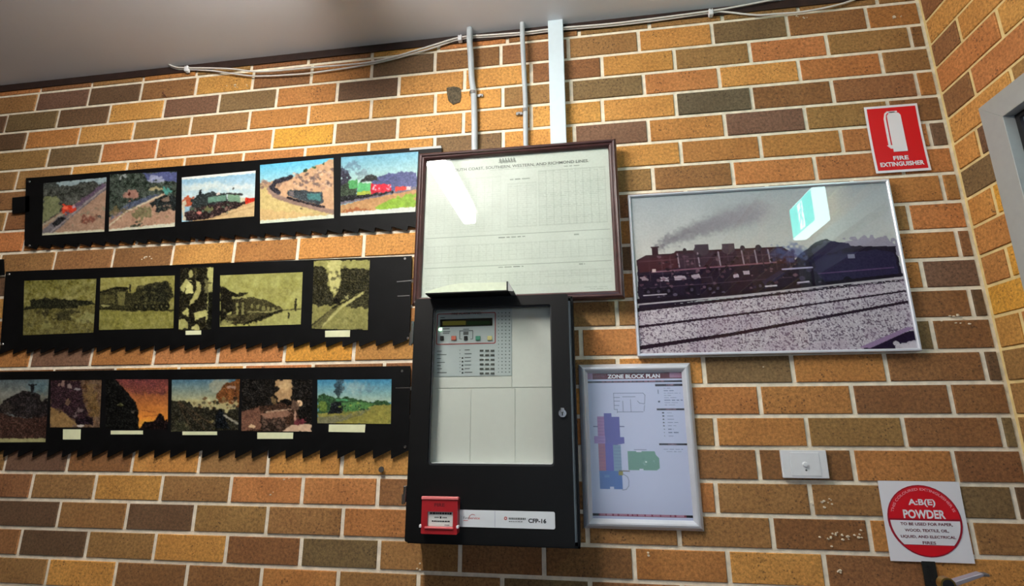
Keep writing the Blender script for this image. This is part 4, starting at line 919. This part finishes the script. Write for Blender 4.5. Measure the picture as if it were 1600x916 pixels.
# ------------------------------------------------------------------ zone block plan
ZF = .018
c = [at(*q, ZF) for q in ((903.8,570),(1080,566),(1101,831),(912,828))]
X0, X1 = (c[0][0] + c[3][0]) / 2, (c[1][0] + c[2][0]) / 2; ZT, ZB = (c[0][1] + c[1][1]) / 2, (c[2][1] + c[3][1]) / 2
zp = empty('framed_plan')
fz = .0255
frameo('snap_frame', M_ALU, (X0, X1, ZB, ZT), [(0, .0013), (0, .006), (.004, .012), (.009, .0165), (.014, .018), (.018, .0165), (.022, .012), (fz, .0085), (fz, .0013)], zp)
p = Pic(230, 320, (176, 184, 212), 70)
MA = (84, 10, 22); DK = (26, 10, 18)
p.rect(0,.012,1,.055,MA).rect(0,.012,.07,.055,(150,110,140)).rect(.86,.014,.995,.05,(150,110,136)).text(.08,.03,.2,.01,(130,70,84),.5,.05)
p.rect(0,.068,1,.08,DK).text(.16,.069,.8,.010,(150,100,120),.8,.05)
# legend column (positions follow the sheet: x runs slightly right as it descends)
p.rect(.71,.095,.985,.108,DK).text(.82,.098,.90,.006,(190,150,170),.8,.02)
for i in range(8): p.text(.79,.122 + i * .0165,.79 + .05 + .14 * p.r.rand(),.004,(84,92,126),.95,.05)
p.line([(.735,.135),(.735,.16)], .004, (84,94,124)).ell(.738,.215,.012,.006,(60,66,90))
p.rect(.71,.262,.99,.276,DK).text(.80,.265,.90,.006,(190,150,170),.8,.02)
for i in range(8):
    p.ell(.77,.292 + i * .0222,.012 - .001 * i,.0045,(40 + 12 * i,44 + 12 * i,60 + 12 * i)); p.text(.81,.290 + i * .0222,.86 + .08 * p.r.rand(),.004,(78,84,112),.95,.05)
p.rect(.71,.496,.985,.51,DK).text(.80,.499,.88,.006,(190,150,170),.8,.02)
p.text(.75,.533,.94,.004,(78,84,120),.95,.05).text(.78,.55,.92,.004,(78,84,120),.95,.05)
gl_ = (70, 76, 104)
for q in ([(.28,.155),(.58,.155),(.60,.17),(.59,.23),(.54,.225),(.52,.21)], [(.28,.155),(.28,.268),(.31,.268),(.31,.29),(.31,.285),(.57,.285)], [(.37,.21),(.37,.285)], [(.45,.2),(.45,.285)], [(.28,.185),(.34,.185)], [(.28,.21),(.34,.21)], [(.28,.24),(.33,.24)], [(.37,.18),(.50,.18)], [(.59,.24),(.58,.28)]): p.line(q, .002, gl_, .8)
p.rect(.10,.315,.175,.455,(150,110,160)).poly([(.17,.295),(.25,.295),(.25,.318),(.325,.318),(.325,.455),(.365,.455),(.365,.50),(.30,.505),(.30,.68),(.17,.68)], (84,82,156)).rect(.06,.45,.175,.50,(146,116,176))
p.rect(.10,.50,.175,.68,(150,94,120)).rect(.17,.50,.25,.68,(84,80,164)).rect(.25,.51,.325,.68,(112,140,168)).rect(.10,.68,.325,.80,(60,96,162)).rect(.2,.785,.24,.80,(176,184,212)).rect(.15,.71,.2,.725,(90,126,180),.6)
for i in range(16):
    y = .33 + i * .022; p.line([(.10,y),(.17,y)], .0018, (112,74,128), .6); p.line([(.255,y),(.325,y)], .0018, (80,84,140), .5)
p.line([(.06,.385),(.10,.385)], .004, (70,74,120)).line([(.325,.385),(.37,.385)], .004, (70,74,120))
p.poly([(.39,.55),(.66,.55),(.67,.575),(.70,.595),(.70,.66),(.67,.675),(.39,.675)], (98,140,126)).rect(.48,.545,.53,.555,(190,196,216)).rect(.5,.665,.54,.676,(190,196,216)).line([(.46,.54),(.58,.54)], .003, gl_, .6)
p.spots(12,(.5,.58,.66,.65),.01,[(140,170,160),(80,120,110)],.5).ell(.57,.62,.01,.006,(200,214,210))
p.line([(.30,.68),(.40,.682)], .004, (90,70,50)).rect(.29,.685,.335,.71,(128,122,40)).line([(.335,.70),(.38,.72),(.39,.745),(.385,.78),(.36,.80),(.32,.805)], .002, gl_, .8)
p.rect(0,.955,1,.972,(120,60,80)).rect(0,.955,.08,.972,(20,14,20)).rect(.92,.955,1,.972,(20,14,20)).text(.09,.957,.9,.012,(190,160,186),.7,.06)
x0_, x1_, z0_, z1_ = X0 + fz - .004, X1 - fz + .004, ZB + fz - .004, ZT - fz + .004
print_obj('plan_sheet', p, [(x0_, z1_), (x1_, z1_), (x1_, z0_), (x0_, z0_)], .0045, M_PAPER, zp, None, 1.0)
boxo('backing_board', M_TRIM, (X0 + .003, X1 - .003, -.004, -.0013, ZB + .003, ZT - .003), zp)
Wp, Hp = x1_ - x0_, z1_ - z0_
letters('lettering', 'ZONE BLOCK PLAN', M_SIGNWHITE, x0_ + .225 * Wp, x0_ + .765 * Wp, z1_ - .049 * Hp, z1_ - .021 * Hp, .0049, zp, .03)
boxo('plastic_sheet', M_PLASTIC, (x0_, x1_, -.0068, -.0058, z0_, z1_), zp)
thing(zp, 'silver snap-framed zone block plan sheet beside the black cabinet', 'framed plan')

# ------------------------------------------------------------------ fire panel cabinet
cab = empty('fire_panel_cabinet')
CX0, CX1, CZ0, CZ1 = -1.592, -1.1265, 1.098, 1.764
BD = .104; DD = .128
bm = bmesh.new(); box(bm, CX0 + .006, CX1, -.022, -.0013, CZ0 + .002, CZ1)       # back plate
for a in ((CX0 + .006, CX0 + .012, CZ0 + .002, CZ1), (CX1 - .006, CX1, CZ0 + .002, CZ1), (CX0 + .006, CX1, CZ0 + .002, CZ0 + .008), (CX0 + .006, CX1, CZ1 - .006, CZ1)):
    box(bm, a[0], a[1], -BD, -.0013, a[2], a[3])
finish('case', bm, M_BLACK, cab)
dx0, dx1 = at(642, 660, DD)[0], -1.1392
dx0 = -1.586; dz0 = 1.108; dz1 = 1.766
w0 = [at(*q, DD) for q in ((677,481),(862,476),(865.5,728),(667,728))]
hx0 = (w0[0][0] + w0[3][0]) / 2; hx1 = (w0[1][0] + w0[2][0]) / 2; hz1 = (w0[0][1] + w0[1][1]) / 2; hz0 = (w0[2][1] + w0[3][1]) / 2
bm = bmesh.new(); ring(bm, rrect(dx0, dx1, dz0, dz1, .006), rrect(hx0, hx1, hz0, hz1, .009), BD + .001, DD)
cd = finish('cabinet_door', bm, M_BLACK, cab)
boxo('glass', M_GLASS2, (hx0 - .006, hx1 + .006, -(BD + .012), -(BD + .009), hz0 - .006, hz1 + .006), cd)
bm = bmesh.new(); ring(bm, rrect(hx0 - .001, hx1 + .001, hz0 - .001, hz1 + .001, .009), rrect(hx0 + .004, hx1 - .004, hz0 + .004, hz1 - .004, .007), BD + .0125, BD + .0175)
finish('gasket', bm, plain('dark_grey_rubber', (34, 36, 40), .6), cd)
lx, lz = at(879, 646, DD)
lk = cylo('lock', M_CHROME, (lx, -DD + .001, lz), (lx, -DD - .006, lz), .0105, cd, 20)
boxo('key_slot', M_INK, (lx - .0015, lx + .0015, -DD - .0075, -DD - .005, lz - .006, lz + .006), lk)
boxo('lock_lever', M_CHROME, (lx - .005, lx + .005, -DD - .009, -DD - .0058, lz + .002, lz + .014), lk, .001)
# hinges on the left side
for za, zb, nm in ((1.634, 1.70, 'hinge'), (1.205, 1.247, 'hinge')):
    h = boxo(nm, M_STEEL, (CX0 - .004, CX0 + .004, -DD - .001, -BD + .02, za, zb), cab, .001)
    cylo('hinge_pin', M_STEEL, (CX0 - .004, -DD + .004, za - .004), (CX0 - .004, -DD + .004, (za + zb) / 2), .005, h, 10)
# fascia inside
FD = .082
f0 = at(670, 600, FD)[0]
bm = bmesh.new(); box(bm, CX0 + .013, CX1 - .0065, -FD, -.06, CZ0 + .012, CZ1 - .008); finish('inner_panel', bm, M_PANELL, cab)
def fr(px0, py0, px1, py1, d):
    a = at(px0, py0, d); b = at(px1, py1, d); return a[0], b[0], b[1], a[1]
def panelbox(name, mat, x0, y0, x1, y1, th, parent, bev=0, base=FD):
    a = fr(x0, y0, x1, y1, base + th); return boxo(name, mat, (a[0], a[1], -base - th, -base + .0003, a[2], a[3]), parent, bev)
fa = fr(679, 482, 800, 588, FD + .003)
fz1 = at(740, 484, FD + .003)[1]; fz0 = at(740, 588, FD + .003)[1]; fx0 = at(679, 540, FD + .003)[0]; fx1 = at(799.5, 540, FD + .003)[0]
B0 = FD + .003
ctl = boxo('control_unit', M_PANEL, (fx0, fx1, -B0, -FD + .0005, fz0, fz1), cab, .0005)
def cp(x, y): return at(x, y, B0)
def mark(name, mat, x0, y0, x1, y1, th=.0006, parent=ctl, bev=0):
    a = cp(x0, y0); b = cp(x1, y1)
    return boxo(name, mat, (a[0], b[0], -B0 - th, -B0 + .0002, b[1], a[1]), parent, bev)
a = cp(683, 490.5); b = cp(774.5, 537)
bm = bmesh.new(); ring(bm, rrect(a[0], b[0], b[1], a[1], .005), rrect(a[0] + .0028, b[0] - .0028, b[1] + .0028, a[1] - .0028, .003), B0 - .0002, B0 + .0006)
finish('red_border', bm, plain('border_red', (160, 62, 58), .5), ctl)
dsp = mark('display', plain('lcd_surround', (14, 16, 12), .2), 688, 499.5, 769.5, 509, .002)
a = cp(692, 502.5); b = cp(728, 508); boxo('lit_text', emit('lcd_amber', (.30, .28, .05), .07), (a[0], b[0], -B0 - .0024, -B0 - .0018, b[1], a[1]), dsp)
a = cp(729, 502.5); b = cp(766, 507.5); boxo('dim_text', emit('lcd_green', (.03, .08, .03), .06), (a[0], b[0], -B0 - .0024, -B0 - .0018, b[1], a[1]), dsp)
for x, m in ((690.8, M_INK), (709.3, plain('button_orange', (206, 104, 84), .5)), (728, M_INK), (747, plain('button_green', (70, 150, 124), .5)), (765.4, plain('button_cream', (216, 206, 140), .5))):
    w = 2.6 if m is M_INK else 3.6
    k = mark('button', m, x - w, 525.5, x + w, 532, .0045, ctl, .0008)
mark('indicator_light', emit('led_green', (.55, 1.0, .55), 3.0), 686.2, 513.2, 690.2, 516.6, .002)
for s in ((718, 516.6, 739, 517.4), (718, 517, 718.8, 530), (738.4, 517, 739.2, 530), (718, 529.6, 722, 530.4), (735, 529.6, 739, 530.4)): mark('outline', M_GREYINK, *s)
rr = random.Random(8)
bm = bmesh.new()
def ink(x0, y0, x1, y1):
    a = cp(x0, y0); b = cp(x1, y1); box(bm, a[0], b[0], -B0 - .0005, -B0 + .0001, b[1], a[1])
for y in (548.5, 554, 560, 566, 571, 576, 582): ink(683, y, 688 + rr.random() * 10, y + 1); ink(718, y - 1.6, 719.5, y - .6)
for y in (546.5, 552.5, 558.4, 564, 570, 575.6, 581.4): ink(726, y, 733 + rr.random() * 6, y + 1)
for y in (513.5, 518, 520.5): ink(692, y, 702 + rr.random() * 6, y + 1)
for i in range(18):
    for j_, x in enumerate((779, 784.5, 790.2, 796)): ink(x - (1 if j_ else .6), 488 + i * 5.45 + .3, x + (1 if j_ else .6), 489.3 + i * 5.45 + .3)
ink(723.5, 514, 733, 515); ink(724, 518.5, 732, 523.5); ink(688, 496.2, 695, 497.2)
o_ = finish('legends', bm, M_GREYINK, ctl); o_['kind'] = 'stuff'
for i in range(5): mark('led', M_INK, 721.6, 558.5 + i * 5.8, 723.8, 560.8 + i * 5.8, .0012)
for i in range(6):
    for x in (752.6, 761.2, 769.6): mark('key', M_KEY, x - 2.9, 546.8 + i * 7.1, x + 2.9, 549.6 + i * 7.1, .0016)
letters('lettering', 'FIRE ALARM PANEL', M_INK, cp(706, 488)[0], cp(753, 488)[0], cp(720, 492.2)[1], cp(720, 488.4)[1], B0 + .0009, ctl, .01)
# blank fascia plates and seams
pz = at(740, 607, FD)[1]
def zpx(y): return at(760, y, FD + .002)[1]
def xpx(x, y): return at(x, y, FD + .002)[0]
plate = (CX0 + .014, CX1 - .008, -FD - .002, -FD + .0005)
boxo('blank_plate', M_PANELL, (fx1 + .001, plate[1], plate[2], plate[3], zpx(606), fz1), cab, .0006)
boxo('blank_plate', M_PANELL, (plate[0], fx1, plate[2], plate[3], zpx(606), zpx(588.8)), cab, .0006)
xs = [plate[0], xpx(735.5, 660), xpx(805, 660), plate[1]]
for i in range(3): boxo('blank_plate', M_PANELL, (xs[i] + .0006, xs[i + 1] - .0006, plate[2], plate[3], CZ0 + .02, zpx(607.6)), cab, .0006)
boxo('sill_strip', M_WHITE, (hx0 + .002, hx1 - .002, -BD - .008, -FD - .002, hz0 - .006, hz0 + .005), cab, .001)
# identification strip
a = at(712, 797.5, DD + .0015); b = at(867.5, 827.5, DD + .0015); c_ = at(867.5, 799.5, DD + .0015)
sz1, sz0 = (a[1] + c_[1]) / 2, b[1]
bm = bmesh.new(); prism(bm, rrect(a[0] - .004, b[0], sz0, sz1, .0045), DD - .0002, DD + .0015)
strip = finish('name_strip', bm, plain('strip_white', (206, 212, 218), .4), cab)
def sx(x): return at(x, 812, DD + .002)[0]
def sz(y): return at(780, y, DD + .002)[1]
SD_ = DD + .0019
letters('lettering', 'CFP-16', M_INK, sx(825.5), sx(853.5), sz(816.2), sz(809.2), SD_, strip, .03)
letters('lettering', 'Fire', M_GREYINK, sx(724), sx(733), sz(812.8), sz(808.8), SD_, strip)
letters('lettering', 'Service', plain('logo_red', (190, 70, 66), .5), sx(732.5), sx(749.5), sz(812.8), sz(808.6), SD_, strip)
bm = bmesh.new()
for (x0, y0), (x1, y1) in zip([(724, 815), (731, 815), (733, 808), (737, 805), (741, 805.5)], [(731, 815), (733, 808), (737, 805), (741, 805.5), (742, 806.5)]):
    pA = (sx(x0), sz(y0)); pB = (sx(x1), sz(y1)); prism(bm, [(pA[0], pA[1] - .0005), (pB[0], pB[1] - .0005), (pB[0], pB[1] + .0005), (pA[0], pA[1] + .0005)], SD_ - .0003, SD_ + .0002)
finish('swoosh', bm, plain('logo_red_line', (190, 70, 66), .5), strip)
cx, cz = sx(790), sz(810)
bm = bmesh.new(); ring(bm, [(cx + .0042 * math.cos(t), cz + .0042 * math.sin(t)) for t in [i * math.pi / 8 for i in range(16)]], [(cx + .002 * math.cos(t), cz + .002 * math.sin(t)) for t in [i * math.pi / 8 for i in range(16)]], SD_ - .0003, SD_ + .0002)
finish('round_logo', bm, plain('logo_rust', (176, 84, 76), .5), strip)
bm = bmesh.new(); rr = random.Random(4)
def inkb(x0, y0, x1, y1): box(bm, sx(x0), sx(x1), -SD_ - .0002, -SD_ + .0003, sz(y1), sz(y0))
x = 795
while x < 820: w = 1.2 + rr.random() * 2; inkb(x, 808.6, x + w, 811.6); x += w + .7
x = 795
while x < 815: w = 1.5 + rr.random() * 2; inkb(x, 814, x + w, 815.2); x += w + .8
finish('small_print', bm, M_GREYINK, strip)['kind'] = 'stuff'
boxo('seam', plain('seam_blue', (150, 156, 178), .5), (sx(773), sx(773.6), -SD_ - .0001, -SD_ + .0003, sz0 + .001, sz1 - .001), strip)
# red break-glass call point
k = empty('call_point'); k.parent = cab
KD = DD + .026
a = at(659.5, 778, KD); b = at(714, 836, KD)
kx0, kx1, kz1, kz0 = a[0], b[0], a[1], b[1]
wx0, wx1, wz1, wz0 = kx0 + .016, kx1 - .012, at(690, 800, KD)[1], at(690, 823.5, KD)[1]
bm = bmesh.new(); ring(bm, rrect(kx0, kx1, kz0, kz1, .003), rrect(wx0, wx1, wz0, wz1, .002), DD, KD)
finish('red_housing', bm, M_RED, k)
boxo('top_ledge', plain('pink_red', (226, 120, 120), .35), (kx0 - .001, kx1 + .002, -KD - .003, -KD + .006, kz1 - .0035, kz1 + .0035), k, .001)
boxo('bottom_ledge', plain('pink_red_b', (214, 96, 100), .35), (wx0 - .006, wx1 + .002, -KD - .004, -KD + .004, wz0 - .005, wz0), k, .001)
for xx in (kx0 - .002, kx1 + .001): boxo('cover_pivot', M_WHITE, (xx - .003, xx + .003, -KD - .002, -KD + .008, wz0 - .003, wz0 + .004), k, .001)
boxo('break_glass', plain('call_point_card', (206, 210, 206), .4), (wx0 - .001, wx1 + .001, -KD + .006, -KD + .008, wz0 - .001, wz1 + .001), k)
kd = KD - .0057
letters('lettering', 'FIRE', plain('dark_red_ink', (92, 10, 18), .5), kx0 + .034, kx0 + .062, kz1 - .021, kz1 - .0125, KD + .0003, k, .03)
hw = wx1 - wx0; hh = wz1 - wz0
bm = bmesh.new(); rr = random.Random(2)
def kb(x0, z0, x1, z1): box(bm, wx0 + x0 * hw, wx0 + x1 * hw, -kd - .0004, -kd + .0002, wz0 + z0 * hh, wz0 + z1 * hh)
x = .07
while x < .9: w = .05 + rr.random() * .05; kb(x, .80, min(x + w, .95), .93); x += w + .018
kb(.47, .52, .53, .66)
for q in (.26, .32, .38, .58, .64, .70): kb(q, .56, q + .045, .62)
x = .16
while x < .8: w = .04 + rr.random() * .05; kb(x, .30, x + w, .38); x += w + .02
kb(.66, .08, .85, .11)
finish('small_print', bm, M_INK, k)['kind'] = 'stuff'
lab(k, 'red break-glass call point on the lower left of the cabinet door')
thing(cab, 'black fire panel cabinet with glazed door, control unit and red call point', 'fire panel')

# log book lying on the cabinet
bk = empty('log_book')
zb = 1.767
BXL, BXR = -1.543, -1.306
bz = zb + .001
def bookprof(): return [(BXL, .0), (BXL + .03, .010), (BXL + .07, .020), (BXL + .11, .0245), (BXL + .17, .0225), (BXR, .021)]
yf, yb = -.170, -.062
bm = bmesh.new(); n_ = bookprof()
lo = [(x, bz + .004) for x, h in n_]; hi = [(x, bz + .007 + h * .95) for x, h in n_]
for y0, y1 in ((yf, yb),):
    pts = lo + hi[::-1]
    A = [bm.verts.new((x, y0, z)) for x, z in pts]; B = [bm.verts.new((x, y1, z)) for x, z in pts]; n = len(pts)
    bm.faces.new(A); bm.faces.new(B[::-1])
    for i in range(n): bm.faces.new((A[i], A[(i + 1) % n], B[(i + 1) % n], B[i]))
finish('page_block', bm, plain('green_cream_paper', (198, 208, 186), .8, noise=.05, nscale=90), bk)
boxo('lower_cover', M_BLACK, (BXL + .002, BXR + .004, yf - .004, yb, bz - .0005, bz + .0038), bk, .001)
bm = bmesh.new()
A = [(BXR + .0015, bz + .002), (BXR + .016, bz - .0002), (BXR + .0185, bz + .001), (BXR + .004, bz + .029), (BXR + .001, bz + .029)]
a_ = [bm.verts.new((x, yf - .003, z)) for x, z in A]; b_ = [bm.verts.new((x, yb, z)) for x, z in A]; bm.faces.new(a_); bm.faces.new(b_[::-1])
for i in range(5): bm.faces.new((a_[i], a_[(i + 1) % 5], b_[(i + 1) % 5], b_[i]))
finish('turned_back_cover', bm, plain('cover_grey', (150, 152, 150), .5), bk)
boxo('edge_or_glint_strip', M_INK, (BXR - .001, BXR + .003, yf - .0045, yf + .002, bz + .004, bz + .0285), bk)
thing(bk, 'open log book with pale curved pages lying on top of the black cabinet', 'book')

# ------------------------------------------------------------------ switch plate
sw = empty('light_switch')
c = [at(*q, .010) for q in ((1218.5,704),(1290,703.5),(1296,747.5),(1224,747.8))]
X0, X1 = (c[0][0] + c[3][0]) / 2, (c[1][0] + c[2][0]) / 2; ZT, ZB = (c[0][1] + c[1][1]) / 2, (c[2][1] + c[3][1]) / 2
boxo('mounting_block', M_WHITE, (X0 + .001, X1 - .001, -.006, -.0013, ZB + .001, ZT - .001), sw)
boxo('cover_plate', M_WHITE, (X0, X1, -.0115, -.0055, ZB, ZT), sw, .0022, 2)
boxo('raised_insert', M_WHITE, (X0 + .022, X1 - .019, -.0127, -.011, ZB + .006, ZT - .006), sw, .0006)
cx, cz = at(1258, 726, .013)
cylo('push_button', M_WHITE, (cx, -.0125, cz), (cx, -.0175, cz), .0068, sw, 24, .0055)
cylo('indicator', M_GREYINK, (cx + .001, -.0124, cz - .0145), (cx + .001, -.0132, cz - .0145), .0026, sw, 12)
thing(sw, 'white wall plate with a small round push button below the locomotive photograph', 'switch')

# ------------------------------------------------------------------ fire extinguisher sign (slightly bowed sheet)
def sheet(name, corners, d_mid, d_edge, mat, nseg=12, margin=0.0, lift=0.0, parent=None, zr=(0, 1)):
    "sheet bowed along its height: edges stand off the wall"
    c = np.array(corners, float)
    bm = bmesh.new(); rows = []
    for i in range(nseg + 1):
        v = zr[0] + (zr[1] - zr[0]) * i / nseg; row = []
        for j_ in range(2):
            u = margin if j_ == 0 else 1 - margin
            P_ = (c[0] * (1 - u) + c[1] * u) * (1 - v) + (c[3] * (1 - u) + c[2] * u) * v
            dd = d_mid + (d_edge - d_mid) * (2 * v - 1) ** 2
            row.append((P_[0], dd + lift, P_[1]))
        rows.append(row)
    F = [[bm.verts.new((x, -d, z)) for x, d, z in r] for r in rows]; Bk = [[bm.verts.new((x, -d + .0008, z)) for x, d, z in r] for r in rows]
    for i in range(nseg):
        bm.faces.new((F[i][0], F[i + 1][0], F[i + 1][1], F[i][1])); bm.faces.new((Bk[i][0], Bk[i][1], Bk[i + 1][1], Bk[i + 1][0]))
        bm.faces.new((F[i][0], Bk[i][0], Bk[i + 1][0], F[i + 1][0])); bm.faces.new((F[i][1], F[i + 1][1], Bk[i + 1][1], Bk[i][1]))
    bm.faces.new((F[0][0], F[0][1], Bk[0][1], Bk[0][0])); bm.faces.new((F[-1][0], Bk[-1][0], Bk[-1][1], F[-1][1]))
    return finish(name, bm, mat, parent)
c = [at(*q, .006) for q in ((1351,167),(1432.5,162),(1455.8,265),(1368,272))]
x0, x1 = (c[0][0] + c[3][0]) / 2, (c[1][0] + c[2][0]) / 2; zt, zb_ = (c[0][1] + c[1][1]) / 2, (c[2][1] + c[3][1]) / 2
R4 = [(x0, zt), (x1, zt), (x1, zb_), (x0, zb_)]
fs = sheet('fire_extinguisher_sign', R4, .0035, .006, M_SIGNWHITE)
W_, H_ = x1 - x0, zt - zb_
sheet('red_field', R4, .0035, .006, M_SIGNRED, margin=.045, lift=.0004, parent=fs, zr=(.035, .965))
def S(u, v): return (x0 + u * W_, zt - v * H_)
D_ = .0068
prismo('extinguisher_symbol', M_SIGNWHITE, [S(*q) for q in ((.40,.155),(.44,.12),(.62,.12),(.655,.155),(.655,.70),(.40,.70))], .0030, D_ - .001, fs)
bm = bmesh.new()
for q in (((.33,.20),(.37,.20),(.37,.60),(.33,.60)), ((.33,.20),(.36,.12),(.42,.085),(.42,.115),(.385,.14),(.37,.20)), ((.42,.085),(.60,.085),(.60,.115),(.42,.115)), ((.30,.60),(.40,.60),(.41,.65),(.36,.65)), ((.44,.10),(.56,.10),(.56,.125),(.44,.125))):
    prism(bm, [S(*w_) for w_ in q], .0030, D_ - .0012)
finish('hose_symbol', bm, M_SIGNWHITE, fs)
letters('lettering', 'FIRE', M_SIGNWHITE, *[S(.36, 0)[0], S(.64, 0)[0], S(0, .825)[1], S(0, .765)[1]], D_ - .0006, fs, .035)
letters('lettering', 'EXTINGUISHER', M_SIGNWHITE, *[S(.10, 0)[0], S(.90, 0)[0], S(0, .915)[1], S(0, .85)[1]], D_ - .0001, fs, .035)
thing(fs, 'red and white fire extinguisher location sign above the locomotive photograph', 'sign')

# ------------------------------------------------------------------ powder sign
c = [at(*q, .004) for q in ((1372.7,751),(1499,753.5),(1523.5,881.8),(1390.3,876))]
x0, x1 = (c[0][0] + c[3][0]) / 2, (c[1][0] + c[2][0]) / 2; zt, zb_ = (c[0][1] + c[1][1]) / 2, (c[2][1] + c[3][1]) / 2
W_, H_ = x1 - x0, zt - zb_
ps = sheet('powder_sign', [(x0, zt), (x1, zt), (x1, zb_), (x0, zb_)], .003, .0038, M_SIGNWHITE)
cx, cz = x0 + .495 * W_, zt - .495 * H_; R0 = .447 * W_; R1 = .435 * H_ * 1.04
def circ(r, a0=0, a1=360, n=40): return [(cx + R0 * r * math.cos(math.radians(a0 + (a1 - a0) * i / n)), cz + R0 * r * math.sin(math.radians(a0 + (a1 - a0) * i / n))) for i in range(n + (a1 - a0 < 360))]
M_DKRED = plain('sign_dark_red', (150, 16, 40), .35)
prismo('disc_border', M_DKRED, circ(1.0), .0030, .0044, ps)
prismo('red_segment', M_SIGNRED, circ(.965, 3, 177), .0042, .0048, ps)
prismo('red_segment', M_SIGNRED, circ(.965, 225, 315, 24), .0042, .0048, ps)
prismo('white_panel', M_SIGNWHITE, circ(.94, -45, 0, 14) + circ(.94, 180, 225, 14), .0042, .0047, ps)
def T(s, u0, u1, v0, v1, m, b=.02, d=.0051): letters('lettering', s, m, x0 + u0 * W_, x0 + u1 * W_, zt - v1 * H_, zt - v0 * H_, d, ps, b)
T('A:B(E)', .33, .66, .225, .325, M_SIGNWHITE, .03); T('POWDER', .245, .755, .36, .47, M_SIGNWHITE, .035)
M_WINE = plain('sign_wine', (96, 14, 40), .4)
T('TO BE USED FOR PAPER,', .19, .82, .520, .562, M_WINE, .025, .0050); T('WOOD, TEXTILE, OIL,', .23, .76, .598, .640, M_WINE, .025, .0050)
T('LIQUID, AND ELECTRICAL', .17, .83, .676, .716, M_WINE, .025, .0050); T('FIRES', .42, .58, .748, .786, M_WINE, .025, .0050)
letters('lettering', 'THIS COLOURED EXTINGUISHER IS', plain('arc_pink', (236, 150, 160), .5), 0, 0, 0, 0, .0051, ps, .02, arc=(cx, cz, R0 * .845, 165, 17, R0 * .075))
thing(ps, 'white square sign with red disc reading A:B(E) POWDER at lower right', 'sign')

# ------------------------------------------------------------------ bracket and extinguisher below the powder sign
ax, az = at(1452.5, 886, .006)
br = empty('wall_bracket')
boxo('strap', plain('dark_grey_steel', (48, 50, 48), .5, metal=.6, noise=.2), (ax - .0155, ax + .0155, -.005, -.0013, az - .34, az + .012), br, .0008)
cylo('screw', M_INK, (ax, -.004, az - .002), (ax, -.0072, az - .002), .005, br, 10); cylo('screw', M_INK, (ax, -.004, az - .034), (ax, -.0072, az - .034), .005, br, 10)
boxo('hook', plain('hook_steel', (60, 60, 58), .5, metal=.6), (ax - .01, ax + .01, -.040, -.003, az - .12, az - .112), br)
thing(br, 'dark steel wall bracket strap directly below the powder sign', 'bracket')
fe = empty('fire_extinguisher')
ex_, ey = -.268, -.105
def lathe(name, mat, prof, parent, n=28):
    bm = bmesh.new(); L = [[bm.verts.new((ex_ + r * math.cos(2 * math.pi * i / n), ey + r * math.sin(2 * math.pi * i / n), z)) for i in range(n)] for r, z in prof]
    for a, b in zip(L, L[1:]):
        for i in range(n): bm.faces.new((a[i], a[(i + 1) % n], b[(i + 1) % n], b[i]))
    bm.faces.new(L[0][::-1]); bm.faces.new(L[-1]); return finish(name, bm, mat, parent, True)
zc = .985
lathe('cylinder', plain('extinguisher_red', (186, 16, 24), .25, coat=.5), [(.058, zc - .42), (.062, zc - .40), (.062, zc - .07), (.058, zc - .035), (.04, zc - .01), (.02, zc)], fe)
lathe('collar', M_WHITE, [(.0625, zc - .16), (.0628, zc - .158), (.0628, zc - .11), (.0625, zc - .108)], fe)
lathe('valve', M_BRASS, [(.014, zc - .005), (.014, zc + .03), (.010, zc + .045)], fe, 16)
gx, gz = at(1482, 915, .135)
cylo('pressure_gauge', M_BRASS, (gx, -.118, gz), (gx, -.135, gz), .0155, fe, 24)
cylo('gauge_face', M_INK, (gx, -.134, gz), (gx, -.1358, gz), .0118, fe, 24)
def lever(name, pa, pb, h0, h1, d, mat):
    a = at(*pa, d); b = at(*pb, d)
    bm = bmesh.new(); prism(bm, [(a[0], a[1] - h0), (b[0], b[1] - h1), (b[0] + .004, b[1]), (b[0], b[1] + h1), (a[0], a[1] + h0)], d - .02, d)
    bmesh.ops.bevel(bm, geom=bm.edges[:], offset=.001, segments=1, affect='EDGES'); return finish(name, bm, mat, fe)
M_LEV = plain('lever_steel', (168, 160, 172), .35, metal=.5)
lever('squeeze_lever', (1494, 913), (1536, 899), .005, .0035, .13, M_LEV)
lever('carry_handle', (1494, 932), (1546, 926), .005, .004, .13, M_LEV)
boxo('lever_tip', plain('lever_tip_dark', (90, 84, 84), .5), (at(1533,900,.13)[0], at(1547,897,.13)[0], -.129, -.112, at(1540,902,.13)[1], at(1540,897.5,.13)[1]), fe, .001)
thing(fe, 'red fire extinguisher with gauge and steel lever under the powder sign', 'fire extinguisher')
